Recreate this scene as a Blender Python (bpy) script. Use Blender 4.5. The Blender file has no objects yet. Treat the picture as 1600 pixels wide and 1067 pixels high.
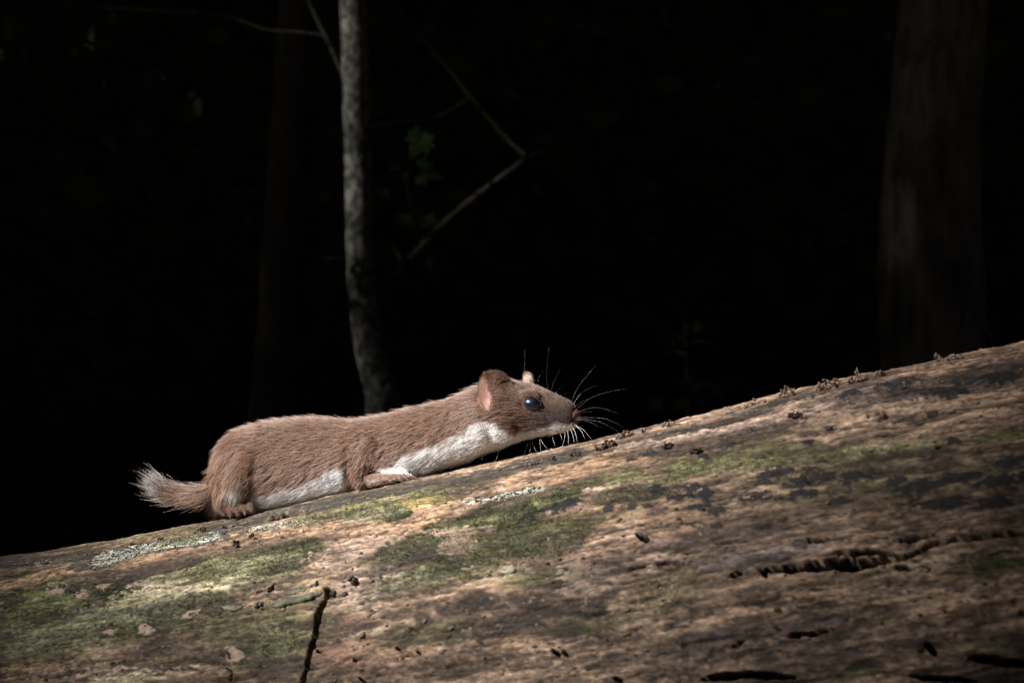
import bpy, bmesh, math, random
import numpy as np
from mathutils import Vector, Matrix

random.seed(7)
rng = np.random.default_rng(11)
scene = bpy.context.scene
COL = scene.collection

# ---------------------------------------------------------------- camera, sky, sun, exposure
F = 2198.0                       # focal length in photo pixels (photo 1600 x 1067)
H = 0.70                         # camera height above the ground
CAM = np.array([0.0, 0.0, H])
cam_d = bpy.data.cameras.new('camera')
cam = bpy.data.objects.new('camera', cam_d)
COL.objects.link(cam)
cam.location = (0, 0, H)
cam.rotation_euler = (math.radians(90), 0, 0)
cam_d.sensor_width = 36.0
cam_d.lens = 36.0 * F / 1600.0
cam_d.clip_start = 0.02
cam_d.clip_end = 400.0
cam_d.dof.use_dof = True
cam_d.dof.focus_distance = 0.865
cam_d.dof.aperture_fstop = 13.0
scene.camera = cam

SUN_AZ, SUN_EL = math.radians(64), math.radians(37)      # from camera left of the axis, behind the camera
TO_SUN = np.array([-math.sin(SUN_AZ) * math.cos(SUN_EL), -math.cos(SUN_AZ) * math.cos(SUN_EL), math.sin(SUN_EL)])

world = bpy.data.worlds.new('World')
scene.world = world
world.use_nodes = True
wn = world.node_tree
sky = wn.nodes.new('ShaderNodeTexSky')
sky.sky_type = 'NISHITA'
sky.sun_disc = False
sky.sun_elevation = SUN_EL
sky.sun_rotation = math.atan2(TO_SUN[0], TO_SUN[1])
bg = wn.nodes['Background']
bg.inputs['Strength'].default_value = 0.0014
wn.links.new(sky.outputs[0], bg.inputs[0])

sun_d = bpy.data.lights.new('sun', 'SUN')
sun_d.energy = 5.0
sun_d.angle = math.radians(0.5)
sun_d.color = (1.0, 0.965, 0.93)
sun = bpy.data.objects.new('sun', sun_d)
COL.objects.link(sun)
sun.rotation_euler = Vector(TO_SUN).to_track_quat('Z', 'Y').to_euler()
sun.location = (-3, -2, 4)

vs = scene.view_settings
vs.view_transform = 'Standard'
vs.look = 'None'
vs.gamma = 1.0
vs.use_curve_mapping = False
vs.exposure = 1.1

try:
    scene.cycles_curves.shape = 'RIBBONS'
    scene.cycles_curves.subdivisions = 2
except Exception:
    pass
scene.cycles.use_denoising = True
scene.cycles.denoising_prefilter = 'FAST'
scene.cycles.use_adaptive_sampling = False
scene.cycles.max_bounces = 16
scene.cycles.diffuse_bounces = 8
scene.cycles.sample_clamp_indirect = 4.0

# ---------------------------------------------------------------- helpers
def tag(o, label=None, cat=None, group=None, kind=None):
    if label: o['label'] = label
    if cat: o['category'] = cat
    if group: o['group'] = group
    if kind: o['kind'] = kind
    return o

def empty(name, loc=(0, 0, 0)):
    o = bpy.data.objects.new(name, None)
    COL.objects.link(o)
    o.location = loc
    o.empty_display_size = 0.02
    return o

def mesh_obj(name, verts, faces, mat, parent=None, smooth=True):
    me = bpy.data.meshes.new(name)
    verts = np.asarray(verts, dtype=np.float32)
    if parent is not None:
        verts = verts - np.array(parent_world(parent), dtype=np.float32)
    if isinstance(faces, np.ndarray):
        n, k = faces.shape
        me.vertices.add(len(verts))
        me.vertices.foreach_set('co', verts.ravel())
        me.loops.add(n * k)
        me.loops.foreach_set('vertex_index', faces.ravel().astype(np.int32))
        me.polygons.add(n)
        me.polygons.foreach_set('loop_start', (np.arange(n) * k).astype(np.int32))
        me.update(calc_edges=True)
        me.validate()
    else:
        me.from_pydata([tuple(v) for v in verts.tolist()], [], faces)
        me.update()
    me.polygons.foreach_set('use_smooth', [smooth] * len(me.polygons))
    if mat: me.materials.append(mat)
    o = bpy.data.objects.new(name, me)
    COL.objects.link(o)
    if parent is not None:
        o.parent = parent
    return o

def parent_world(o):
    p = np.zeros(3)
    while o is not None:
        p += np.array(o.location)
        o = o.parent
    return p

def set_color_attr(me, name, cols):
    a = me.attributes.new(name, 'FLOAT_COLOR', 'POINT')
    c = np.ones((len(cols), 4), dtype=np.float32)
    c[:, :3] = cols
    a.data.foreach_set('color', c.ravel())

# --- Perlin noise in numpy
_perm = np.arange(256)
np.random.default_rng(3).shuffle(_perm)
_perm = np.concatenate([_perm, _perm, _perm]).astype(np.int32)
_g = np.random.default_rng(5).normal(size=(256, 3)).astype(np.float32)
_g /= np.linalg.norm(_g, axis=1)[:, None]

def perlin(x, y, z):
    x = np.asarray(x, dtype=np.float32); y = np.asarray(y, dtype=np.float32); z = np.asarray(z, dtype=np.float32)
    x, y, z = np.broadcast_arrays(x, y, z)
    xi = np.floor(x).astype(np.int32); yi = np.floor(y).astype(np.int32); zi = np.floor(z).astype(np.int32)
    xf = x - xi; yf = y - yi; zf = z - zi
    xi &= 255; yi &= 255; zi &= 255
    u = xf * xf * xf * (xf * (xf * 6 - 15) + 10)
    v = yf * yf * yf * (yf * (yf * 6 - 15) + 10)
    w = zf * zf * zf * (zf * (zf * 6 - 15) + 10)
    def corner(dx, dy, dz):
        h = _perm[_perm[_perm[xi + dx] + yi + dy] + zi + dz]
        g = _g[h]
        return g[..., 0] * (xf - dx) + g[..., 1] * (yf - dy) + g[..., 2] * (zf - dz)
    x00 = corner(0, 0, 0) * (1 - u) + corner(1, 0, 0) * u
    x10 = corner(0, 1, 0) * (1 - u) + corner(1, 1, 0) * u
    x01 = corner(0, 0, 1) * (1 - u) + corner(1, 0, 1) * u
    x11 = corner(0, 1, 1) * (1 - u) + corner(1, 1, 1) * u
    return ((x00 * (1 - v) + x10 * v) * (1 - w) + (x01 * (1 - v) + x11 * v) * w) * 1.5

def fbm(x, y, z, octv=4, gain=0.5, lac=2.03):
    s = 0; a = 1.0; t = 0
    for i in range(octv):
        s = s + a * perlin(x + 17.3 * i, y - 9.1 * i, z + 3.7 * i)
        t += a
        a *= gain; x = x * lac; y = y * lac; z = z * lac
    return s / t

def sstep(a, b, x):
    t = np.clip((x - a) / (b - a), 0, 1)
    return t * t * (3 - 2 * t)

def seg_dist(px, py, pts):
    """distance to a polyline and the position 0..1 along it"""
    best = np.full(px.shape, 1e9, dtype=np.float32); tt = np.zeros(px.shape, dtype=np.float32)
    n = len(pts) - 1
    for i in range(n):
        ax, ay = pts[i][:2]; bx, by = pts[i + 1][:2]
        dx, dy = bx - ax, by - ay
        L = dx * dx + dy * dy + 1e-9
        t = np.clip(((px - ax) * dx + (py - ay) * dy) / L, 0, 1)
        d = np.hypot(px - ax - t * dx, py - ay - t * dy)
        m = d < best
        best = np.where(m, d, best); tt = np.where(m, (i + t) / n, tt)
    return best, tt

def ray(px, py):
    return np.array([(px - 800.0) / F, 1.0, (533.5 - py) / F])

def at(px, py, Y):
    return CAM + ray(px, py) * Y

def project(P):
    P = np.asarray(P)
    d = P - CAM
    return 800 + F * d[..., 0] / d[..., 1], 533.5 - F * d[..., 2] / d[..., 1]

# --- node helpers
def new_mat(name):
    m = bpy.data.materials.new(name)
    m.use_nodes = True
    nt = m.node_tree
    return m, nt, nt.nodes['Principled BSDF']

def N(nt, t, **kw):
    n = nt.nodes.new(t)
    for k, v in kw.items():
        setattr(n, k, v)
    return n

def noise_node(nt, scale, detail=4, rough=0.55, vec=None):
    n = N(nt, 'ShaderNodeTexNoise')
    n.inputs['Scale'].default_value = scale
    n.inputs['Detail'].default_value = detail
    n.inputs['Roughness'].default_value = rough
    if vec is not None: nt.links.new(vec, n.inputs['Vector'])
    return n

def ramp(nt, fac, stops):
    r = N(nt, 'ShaderNodeValToRGB')
    e = r.color_ramp.elements
    while len(e) < len(stops): e.new(0.5)
    for i, (p, c) in enumerate(stops):
        e[i].position = p; e[i].color = (*c, 1)
    nt.links.new(fac, r.inputs[0])
    return r

def bump(nt, bsdf, height, strength, dist):
    b = N(nt, 'ShaderNodeBump')
    b.inputs['Strength'].default_value = strength
    b.inputs['Distance'].default_value = dist
    nt.links.new(height, b.inputs['Height'])
    nt.links.new(b.outputs[0], bsdf.inputs['Normal'])

def simple_mat(name, c1, c2, scale, rough=0.8, bstr=0.4, bdist=0.002, stretch=None, spec=0.3):
    m, nt, b = new_mat(name)
    tc = N(nt, 'ShaderNodeTexCoord')
    vec = tc.outputs['Object']
    if stretch:
        mp = N(nt, 'ShaderNodeMapping')
        mp.inputs['Scale'].default_value = stretch
        nt.links.new(vec, mp.inputs['Vector']); vec = mp.outputs[0]
    n = noise_node(nt, scale, 6, 0.65, vec)
    r = ramp(nt, n.outputs[0], [(0.3, c1), (0.7, c2)])
    nt.links.new(r.outputs[0], b.inputs['Base Color'])
    b.inputs['Roughness'].default_value = rough
    b.inputs['Specular IOR Level'].default_value = spec
    bump(nt, b, n.outputs[0], bstr, bdist)
    return m

ZUP = np.array([0, 0, 1.0])
# ---------------------------------------------------------------- log frame
YAW = 0.35
DH = np.array([1.0, -YAW, 0.0]); DH /= np.linalg.norm(DH)
DZ = 0.2119 * 1 + 0.0760 * YAW
D = np.array([1.0, -YAW, DZ]); D /= np.linalg.norm(D)
NUP = np.array([-0.2119, 0.0760, 1.0]); NUP /= np.linalg.norm(NUP)
B = np.cross(NUP, D); B = B if B[1] < 0 else -B           # towards the camera
T0 = at(560, 751.3, 0.875)                                # a point of the crest line
LOG_R = 0.19
AX0 = T0 - LOG_R * NUP
NH = np.array([-YAW, -1.0, 0.0]); NH /= np.linalg.norm(NH)  # sideways, towards the camera

def log_pos(u, phi, r):
    u = np.asarray(u)[..., None]; phi = np.asarray(phi)[..., None]; r = np.asarray(r)[..., None]
    return AX0 + u * D + r * (np.cos(phi) * NUP + np.sin(phi) * B)

def pix_to_log(px, py):
    """where the pixel's ray meets the plain cylinder"""
    r = ray(px, py)
    o = CAM - AX0
    op = o - o.dot(D) * D; rp = r - r.dot(D) * D
    a = rp.dot(rp); b = 2 * rp.dot(op); c = op.dot(op) - LOG_R ** 2
    disc = max(b * b - 4 * a * c, 0.0)
    t = (-b - math.sqrt(disc)) / (2 * a)
    P = CAM + t * r
    q = P - AX0
    u = q.dot(D); w = q - u * D
    return u, math.atan2(w.dot(B), w.dot(NUP)), P

# ---------------------------------------------------------------- ground
ground_mat = simple_mat('leaf_litter', (0.018, 0.012, 0.008), (0.07, 0.045, 0.025), 9.0, 0.95, 0.8, 0.03)
gx = np.linspace(-1, 1, 140); gx = np.sign(gx) * np.abs(gx) ** 2.2 * 180
GX, GY = np.meshgrid(gx, gx)
dist = np.hypot(GX, GY)
GZ = 0.05 * fbm(GX * 0.9, GY * 0.9, 0.3, 3) + 0.25 * fbm(GX * 0.12, GY * 0.12, 5.3, 2) * sstep(2, 12, dist)
GZ = GZ + 11.0 * sstep(15, 34, GY - 0.25 * np.abs(GX)) + 9.0 * sstep(16, 40, np.abs(GX)) * (GY > 0)
gv = np.stack([GX, GY, GZ], -1).reshape(-1, 3)
i = np.arange(139)
I, J = np.meshgrid(i, i)
gf = np.stack([J * 140 + I, J * 140 + I + 1, (J + 1) * 140 + I + 1, (J + 1) * 140 + I], -1).reshape(-1, 4)
ground = mesh_obj('ground', gv, gf, ground_mat)
tag(ground, 'dark forest floor of leaf litter behind the log', None, None, 'structure')

# ---------------------------------------------------------------- added unseen canopy on the sun's side (out of frame), shaping the light
SP = np.array([math.cos(SUN_AZ), -math.sin(SUN_AZ), 0.0])   # sideways in the sun's plane
SQ = np.cross(TO_SUN, SP); SQ = SQ if SQ[2] > 0 else -SQ
SC = at(600, 720, 0.87)

def sun_pq(P):
    d = np.asarray(P) - SC
    return d @ SP, d @ SQ

def transmit(p, q):
    """share of sunlight wanted through the leaves at (p, q)"""
    dp = np.where(p < -0.03, (p + 0.03) / 0.34, (p + 0.03) / 0.275)
    dq = np.where(q < 0.0, q / 0.15, q / 0.45)
    T = np.exp(-(dp ** 2 + dq ** 2) ** 1.15)
    T = np.maximum(T, 0.055 * np.exp(-((p - 0.25) / 0.5) ** 2 - (q / 0.5) ** 2))
    for (pt, rad, val) in BG_SPOTS:
        a, b = sun_pq(pt)
        T = T + val * np.exp(-(((p - a) / rad[0]) ** 2 + ((q - b) / rad[1]) ** 2))
    return np.clip(T, 0.0, 1)

BG_SPOTS = [(at(565, 350, 4.2), (0.19, 1.7), 0.10),
            (at(690, 280, 4.45), (0.5, 0.6), 0.06),
            (at(1460, 380, 3.4), (0.3, 1.3), 0.06),
            (at(435, 500, 6.0), (0.4, 1.0), 0.07),
            (at(1070, 580, 3.0), (0.3, 0.4), 0.05),
            (at(200, 120, 3.4), (0.8, 0.5), 0.015),
            (at(640, 320, 4.65), (0.18, 0.3), 0.05)]
leaf_dark = simple_mat('dark_leaf', (0.02, 0.035, 0.01), (0.05, 0.08, 0.02), 3.0, 0.6, 0.2, 0.01)
cv, cf = [], []
def blocker_zone(p0, p1, q0, q1, c, hole=None):
    for p in np.arange(p0, p1, c):
        for q in np.arange(q0, q1, c):
            pc, qc = p + c / 2, q + c / 2
            if hole and hole[0] < pc < hole[1] and hole[2] < qc < hole[3]: continue
            T = float(transmit(pc, qc))
            if T > 0.97: continue
            s = c * math.sqrt(1 - T) / 2 * (1.35 - 0.35 * min(1.0, T / 0.16))
            jit = 0.12 * c
            pc += random.uniform(-jit, jit); qc += random.uniform(-jit, jit)
            base = SC + TO_SUN * (18 + random.uniform(-0.6, 0.6)) + SP * pc + SQ * qc
            a = random.uniform(-0.2, 0.2) if T < 0.12 else random.uniform(0, math.pi)
            e1 = SP * math.cos(a) + SQ * math.sin(a); e2 = -SP * math.sin(a) + SQ * math.cos(a)
            e1 = e1 + TO_SUN * random.uniform(-0.2, 0.2); e2 = e2 + TO_SUN * random.uniform(-0.2, 0.2)
            k = len(cv)
            cv.extend([base - s * e1 - s * e2, base + s * e1 - s * e2, base + s * e1 + s * e2, base - s * e1 + s * e2])
            cf.append((k, k + 1, k + 2, k + 3))
blocker_zone(-1.0, 1.0, -1.0, 1.2, 0.04)
blocker_zone(-9.0, 4.0, -3.0, 8.2, 0.1, hole=(-1.0, 1.0, -1.0, 1.2))
blocker_zone(-45.0, 6.0, -5.0, 21.0, 0.5, hole=(-9.0, 4.0, -3.0, 8.2))
blocker = mesh_obj('sun_blocker', np.array(cv), cf, leaf_dark, smooth=False)
tag(blocker, 'added unseen canopy of leaves with a small gap letting sun through', None, None, 'stuff')

# ---------------------------------------------------------------- far wood closing the background
fv, ff = [], []
for k in range(26000):
    az = random.uniform(-1.25, 1.25)
    rr = random.uniform(11, 17)
    z = random.uniform(-0.2, 9.0)
    c = np.array([math.sin(az) * rr, math.cos(az) * rr, z])
    s = random.uniform(0.08, 0.24)
    n = rng.normal(size=3); n /= np.linalg.norm(n)
    e1 = np.cross(n, [0.3, 0.2, 1.0]); e1 /= np.linalg.norm(e1); e2 = np.cross(n, e1)
    b = len(fv)
    fv.extend([c - s * e1, c + 0.55 * s * e2, c + s * e1, c - 0.55 * s * e2])
    ff.append((b, b + 1, b + 2, b + 3))
wood = mesh_obj('distant_woods', np.array(fv), ff, leaf_dark, smooth=False)
tag(wood, 'black mass of distant forest foliage behind the trees', None, None, 'stuff')

# ---------------------------------------------------------------- background trees
def tube(pts, rad, seg=16, sub=6, noise=0.0, nscale=30.0, caps=True):
    """tapered tube through 3-D points (Catmull-Rom), returns verts, quad faces"""
    pts = np.array(pts, float); rad = np.array(rad, float)
    P = np.vstack([2 * pts[0] - pts[1], pts, 2 * pts[-1] - pts[-2]])
    Rr = np.concatenate([[rad[0]], rad, [rad[-1]]])
    out, ro = [], []
    for i in range(1, len(P) - 2):
        for t in np.linspace(0, 1, sub, endpoint=False):
            t2, t3 = t * t, t * t * t
            out.append(0.5 * ((2 * P[i]) + (-P[i - 1] + P[i + 1]) * t + (2 * P[i - 1] - 5 * P[i] + 4 * P[i + 1] - P[i + 2]) * t2 + (-P[i - 1] + 3 * P[i] - 3 * P[i + 1] + P[i + 2]) * t3))
            ro.append(Rr[i] * (1 - t) + Rr[i + 1] * t)
    out.append(P[-2]); ro.append(Rr[-2])
    out = np.array(out); ro = np.array(ro)
    T = np.gradient(out, axis=0); T /= np.linalg.norm(T, axis=1)[:, None] + 1e-12
    ref = np.array([0.31, 0.9, 0.2]) if abs(T[0, 1]) < 0.8 else np.array([1.0, 0.1, 0.2])
    V = []
    for c, t, r in zip(out, T, ro):
        a = np.cross(t, ref); a /= np.linalg.norm(a); b = np.cross(t, a)
        th = np.linspace(0, 2 * math.pi, seg, endpoint=False)
        V.append(c + r * (np.cos(th)[:, None] * a + np.sin(th)[:, None] * b))
    V = np.array(V)
    if noise:
        nn = fbm(V[..., 0] * nscale, V[..., 1] * nscale, V[..., 2] * nscale * 0.35, 3)
        V = out[:, None, :] + (V - out[:, None, :]) * (1 + noise * nn)[..., None]
    n = len(out)
    V = V.reshape(-1, 3)
    f = []
    for i in range(n - 1):
        for j in range(seg):
            f.append((i * seg + j, i * seg + (j + 1) % seg, (i + 1) * seg + (j + 1) % seg, (i + 1) * seg + j))
    if caps:
        f.append(tuple(range(seg))[::-1]); f.append(tuple((n - 1) * seg + j for j in range(seg)))
    return V, f

bark_pale = simple_mat('pale_bark', (0.05, 0.05, 0.042), (0.30, 0.29, 0.25), 48.0, 0.9, 1.0, 0.006, (1, 1, 0.75))
_e = [q for q in bark_pale.node_tree.nodes if q.type == 'VALTORGB'][0].color_ramp.elements
_e[0].position = 0.43; _e[1].position = 0.60
bark_grey = simple_mat('grey_bark', (0.045, 0.04, 0.035), (0.23, 0.20, 0.175), 20.0, 0.9, 1.0, 0.02, (1, 1, 0.3))
_e = [q for q in bark_grey.node_tree.nodes if q.type == 'VALTORGB'][0].color_ramp.elements
_e[0].position = 0.34; _e[1].position = 0.60
bark_dark = simple_mat('dark_bark', (0.045, 0.038, 0.031), (0.12, 0.10, 0.083), 18.0, 0.9, 1.0, 0.01, (1, 1, 0.25))
twig_mat = simple_mat('twig_bark', (0.03, 0.024, 0.019), (0.07, 0.06, 0.046), 40.0, 0.85, 0.5, 0.001)
leaf_mat = simple_mat('maple_leaf', (0.018, 0.036, 0.012), (0.04, 0.065, 0.022), 30.0, 0.8, 0.3, 0.002, None, 0.15)

def path(pix, Y, dY=0.0):
    n = len(pix)
    return [at(x, y, Y + dY * k / max(1, n - 1)) for k, (x, y) in enumerate(pix)]

_leaf_out = [(0.0, 0.0), (0.10, 0.06), (0.34, 0.0), (0.30, 0.16), (0.50, 0.30), (0.36, 0.38), (0.40, 0.62), (0.22, 0.55), (0.16, 0.74), (0.0, 1.0)]
def leaf_mesh():
    half = _leaf_out
    V = [(0, 0.0, 0), (0, 0.45, 0.03), (0, 1.0, -0.08)]
    r = [(x, y, 0.13 * x - 0.1 * y * y) for x, y in half[1:-1]]
    l = [(-x, y, 0.13 * x - 0.1 * y * y) for x, y in half[1:-1]]
    V += r + l
    nr = len(r)
    f = []
    ring = [0] + list(range(3, 3 + nr)) + [2]
    for a, b in zip(ring[:-1], ring[1:]): f.append((1, a, b))
    ring = [0] + list(range(3 + nr, 3 + 2 * nr)) + [2]
    for a, b in zip(ring[:-1], ring[1:]): f.append((1, b, a))
    me = bpy.data.meshes.new('leaf')
    me.from_pydata(V, [], f); me.update()
    me.materials.append(leaf_mat)
    return me
LEAF = leaf_mesh()

def add_leaf(parent, P, size, ang, tilt=0.5):
    o = bpy.data.objects.new('leaf', LEAF)
    COL.objects.link(o)
    o.parent = parent
    o.location = Vector(np.asarray(P) - parent_world(parent))
    o.rotation_euler = (math.radians(90) - tilt + random.uniform(-0.4, 0.4), ang, random.uniform(-0.5, 0.5))
    o.scale = (size, size, size)
    return o

def root_point(pix, Y):
    P = at(*pix, Y); P[2] = 0.0
    return P

def make_tree(name, label, cat, trunk_pix, widths, Y, mat, seg, noise, nscale, group=None, foot=None, sub=8):
    """trunk traced by its middle line, continued down to the ground and above the frame"""
    base = root_point(foot or trunk_pix[-1], Y)
    t = empty(name, tuple(base))
    tag(t, label, cat, group)
    pts = path(trunk_pix, Y); rad = [w / 2 * Y / F for w in widths]
    g = base.copy(); g[2] = -0.05
    pts = [at(trunk_pix[0][0] - 12, -700, Y), at(trunk_pix[0][0] - 6, -250, Y)] + pts + [g]
    rad = [rad[0] * 0.75, rad[0] * 0.93] + rad + [rad[-1] * 1.35]
    V, f = tube(pts, rad, seg, sub, noise, nscale)
    mesh_obj('trunk', V, f, mat, t)
    return t

# slender pale tree behind the animal
Y1 = 4.2
slim = make_tree('slender_tree', 'slender pale grey trunk with a bent foot rising behind the animal', 'tree',
                 [(551, -60), (553, 30), (556, 130), (560, 280), (562, 400), (568, 480), (577, 545), (592, 600), (599, 650)],
                 [43, 43, 42, 42, 42, 45, 47, 50, 55], Y1, bark_pale, 28, 0.07, 26.0, foot=(604, 700))
def branch(parent, pix, w0, w1, Y, dY=0.0, mat=None, name='branch'):
    pts = path(pix, Y, dY)
    V, f = tube(pts, np.linspace(w0, w1, len(pts)) / 2 * Y / F, 7, 5, 0.12, 60.0)
    return mesh_obj(name, V, f, mat or twig_mat, parent)
branch(slim, [(552, 150), (535, 115), (515, 70), (495, 30), (478, -10), (455, -90)], 9, 5, Y1, 0.1)
branch(slim, [(514, 68), (500, 55), (450, 50), (412, 46), (345, 24), (262, 19), (150, 11), (60, 2), (-40, -8)], 4, 2, Y1, 0.1)
branch(slim, [(572, 62), (620, 52), (700, 42), (780, 20)], 4, 2, Y1, 0.2)

# leaning sapling
Y2 = 4.5
lean = empty('leaning_sapling', tuple(root_point((592, 640), Y2)))
tag(lean, 'thin dark sapling leaning right from behind the slender pale trunk', 'tree')
V, f = tube([root_point((590, 700), Y2)] + path([(590, 610), (596, 522), (614, 444), (662, 384), (710, 336), (770, 288), (826, 247)], Y2),
            np.array([22, 20, 18, 17, 15, 13, 11, 9]) / 2 * Y2 / F, 9, 6, 0.1, 40.0)
mesh_obj('trunk', V, f, simple_mat('sapling_bark', (0.022, 0.018, 0.014), (0.055, 0.045, 0.035), 30.0, 0.9, 0.6, 0.003), lean)
branch(lean, [(828, 249), (790, 215), (734, 150), (690, 95), (650, 48), (608, -5), (580, -60)], 8, 6, Y2, 0.1, twig_mat)
branch(lean, [(824, 249), (850, 236), (884, 240), (920, 226)], 6, 2, Y2, 0.15)
branch(lean, [(735, 152), (690, 180), (620, 192), (560, 200)], 4, 2, Y2, 0.1)
branch(lean, [(668, 378), (650, 345), (640, 310), (634, 270)], 4, 2, Y2, -0.1)
branch(lean, [(614, 444), (600, 410), (560, 400), (510, 405)], 4, 2, Y2, -0.25)
for cx, cy, sx, sy, n in ((632, 258, 24, 14, 6), (640, 318, 48, 26, 14), (594, 296, 16, 14, 4), (620, 396, 34, 18, 9), (509, 405, 28, 20, 7),
                          (500, 312, 24, 16, 7), (482, 546, 24, 20, 7), (690, 330, 30, 14, 4), (720, 205, 40, 10, 4), (660, 205, 20, 8, 3)):
    for k in range(n):
        add_leaf(lean, at(cx + random.gauss(0, sx * 0.6), cy + random.gauss(0, sy * 0.6), Y2 + random.uniform(-0.05, 0.35)),
                 random.uniform(0.065, 0.11), random.uniform(1.2, 4.2), random.uniform(0.2, 0.9))

# dim trunk on the left
make_tree('dark_trunk', 'dim brown trunk standing in the dark left of the slender pale tree', 'tree',
          [(462, -60), (455, 60), (448, 200), (436, 400), (428, 560), (424, 660)], [44, 46, 50, 54, 60, 70], 6.0, bark_dark, 24, 0.08, 9.0, foot=(424, 690))

# broad trunk on the right
make_tree('broad_trunk', 'broad grey trunk rising behind the right end of the log', 'tree',
          [(1478, -60), (1473, 20), (1464, 120), (1456, 260), (1452, 360), (1453, 430), (1456, 500), (1458, 600)],
          [130, 134, 140, 146, 154, 163, 158, 156], 3.4, bark_grey, 48, 0.06, 7.0, foot=(1460, 650))

# young sapling between the muzzle and the broad trunk
Y3 = 3.0
sap = empty('young_sapling', tuple(root_point((1075, 640), Y3)))
tag(sap, 'small leafy sapling in the dark beyond the muzzle', 'sapling')
V, f = tube([root_point((1080, 700), Y3)] + path([(1076, 650), (1074, 600), (1072, 545), (1070, 508), (1070, 498)], Y3), np.array([7, 6, 5, 4, 3, 2]) / 2 * Y3 / F, 7, 5, 0.1, 60.0)
mesh_obj('stem', V, f, twig_mat, sap)
branch(sap, [(1074, 540), (1090, 533), (1105, 536), (1124, 541)], 3, 1.5, Y3, -0.05)
branch(sap, [(1073, 556), (1060, 549), (1040, 552)], 3, 1.5, Y3, 0.05)
branch(sap, [(1076, 610), (1100, 600), (1122, 604)], 3, 1.5, Y3, -0.05)
for cx, cy, sx, sy, n in ((1056, 520, 16, 14, 6), (1100, 503, 16, 4, 3), (1044, 502, 10, 4, 2), (1070, 600, 16, 22, 8), (1110, 604, 18, 6, 4), (1026, 625, 14, 8, 4), (1082, 628, 18, 10, 7)):
    for k in range(n):
        add_leaf(sap, at(cx + random.gauss(0, sx * 0.6), cy + random.gauss(0, sy * 0.6), Y3 + random.uniform(-0.08, 0.08)),
                 random.uniform(0.025, 0.045), random.uniform(1.2, 4.2), random.uniform(0.2, 0.9))

# thin bare shoot left of the slender tree
shoot = empty('bare_shoot', tuple(root_point((556, 640), 3.0)))
tag(shoot, 'thin bare shoot just left of the slender pale trunk', 'shoot')
V, f = tube([root_point((560, 700), 3.0)] + path([(556, 640), (546, 580), (532, 520), (522, 470), (524, 440), (530, 420)], 3.0), np.array([6, 6, 5, 5, 4, 3, 2]) / 2 * 3.0 / F, 7, 5, 0.1, 60.0)
mesh_obj('stem', V, f, twig_mat, shoot)
branch(shoot, [(520, 505), (500, 480), (482, 455), (470, 440)], 3, 1.5, 3.0)

# leafy bough high on the left
bough = empty('maple_bough', tuple(at(180, 100, 3.6)))
tag(bough, 'faint leafy maple bough hanging in the dark upper left', 'branch')
branch(bough, [(-60, 40), (60, 60), (160, 70), (260, 90), (360, 100), (430, 120)], 7, 2, 3.6, 0.2)
for cx, cy, sx, sy, n in ((30, 60, 40, 18, 8), (140, 55, 40, 22, 9), (250, 120, 50, 30, 9), (350, 90, 40, 25, 7), (280, 210, 60, 22, 8), (160, 125, 30, 20, 4)):
    for k in range(n):
        add_leaf(bough, at(cx + random.gauss(0, sx * 0.6), cy + random.gauss(0, sy * 0.6), 3.6 + random.uniform(-0.1, 0.3)),
                 random.uniform(0.06, 0.1), random.uniform(1.2, 4.2), random.uniform(0.2, 0.9))

# ---------------------------------------------------------------- the log
us = np.concatenate([np.linspace(-1.7, -0.47, 40, endpoint=False), np.linspace(-0.47, 0.42, 1150, endpoint=False), np.linspace(0.42, 2.2, 60)])
phis = np.concatenate([np.linspace(-0.22, 1.75, 520, endpoint=False), np.linspace(1.75, 2 * math.pi - 0.22, 70, endpoint=False)])
nu, nph = len(us), len(phis)
Ug, Pg = np.meshgrid(us, phis, indexing='ij')
base = log_pos(Ug, Pg, np.full_like(Ug, LOG_R))
PX, PY = project(base)
front = (Pg < 1.95) & (Ug > -0.6) & (Ug < 0.5)
PX = np.where(front, PX, -9999).astype(np.float32); PY = np.where(front, PY, -9999).astype(np.float32)
A = (Pg * LOG_R).astype(np.float32); Ul = Ug.astype(np.float32)
cx_, cy_, cz_ = Ul, np.cos(Pg) * LOG_R, np.sin(Pg) * LOG_R       # noise space: seamless round the log
def ln(su, sv, octv=4, off=0.0, gain=0.5):
    return fbm(cx_ * su + off, cy_ * sv + off, cz_ * sv - off, octv, gain)

n_big = ln(9, 22, 3, 1.0)
n_mid = ln(22, 70, 4, 4.0)
n_fib = ln(28, 260, 4, 8.0)            # fibres along the grain
n_fine = ln(95, 330, 4, 12.0, 0.65)
n_spk = ln(330, 680, 2, 17.0, 0.6)
n_diag = fbm(cx_ * 90 - A * 60, cy_ * 120 + cx_ * 40, cz_ * 120, 4)
# warped pixel coordinates give every patch a ragged outline that follows the grain
g_slope = -0.17
WX = PX + 26 * n_mid + 10 * n_fine + 6 * n_spk
WY = PY + g_slope * (WX - PX) + 9 * ln(30, 90, 4, 23.0) + 5 * ln(140, 330, 3, 29.0, .6) + 3 * n_spk

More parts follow.
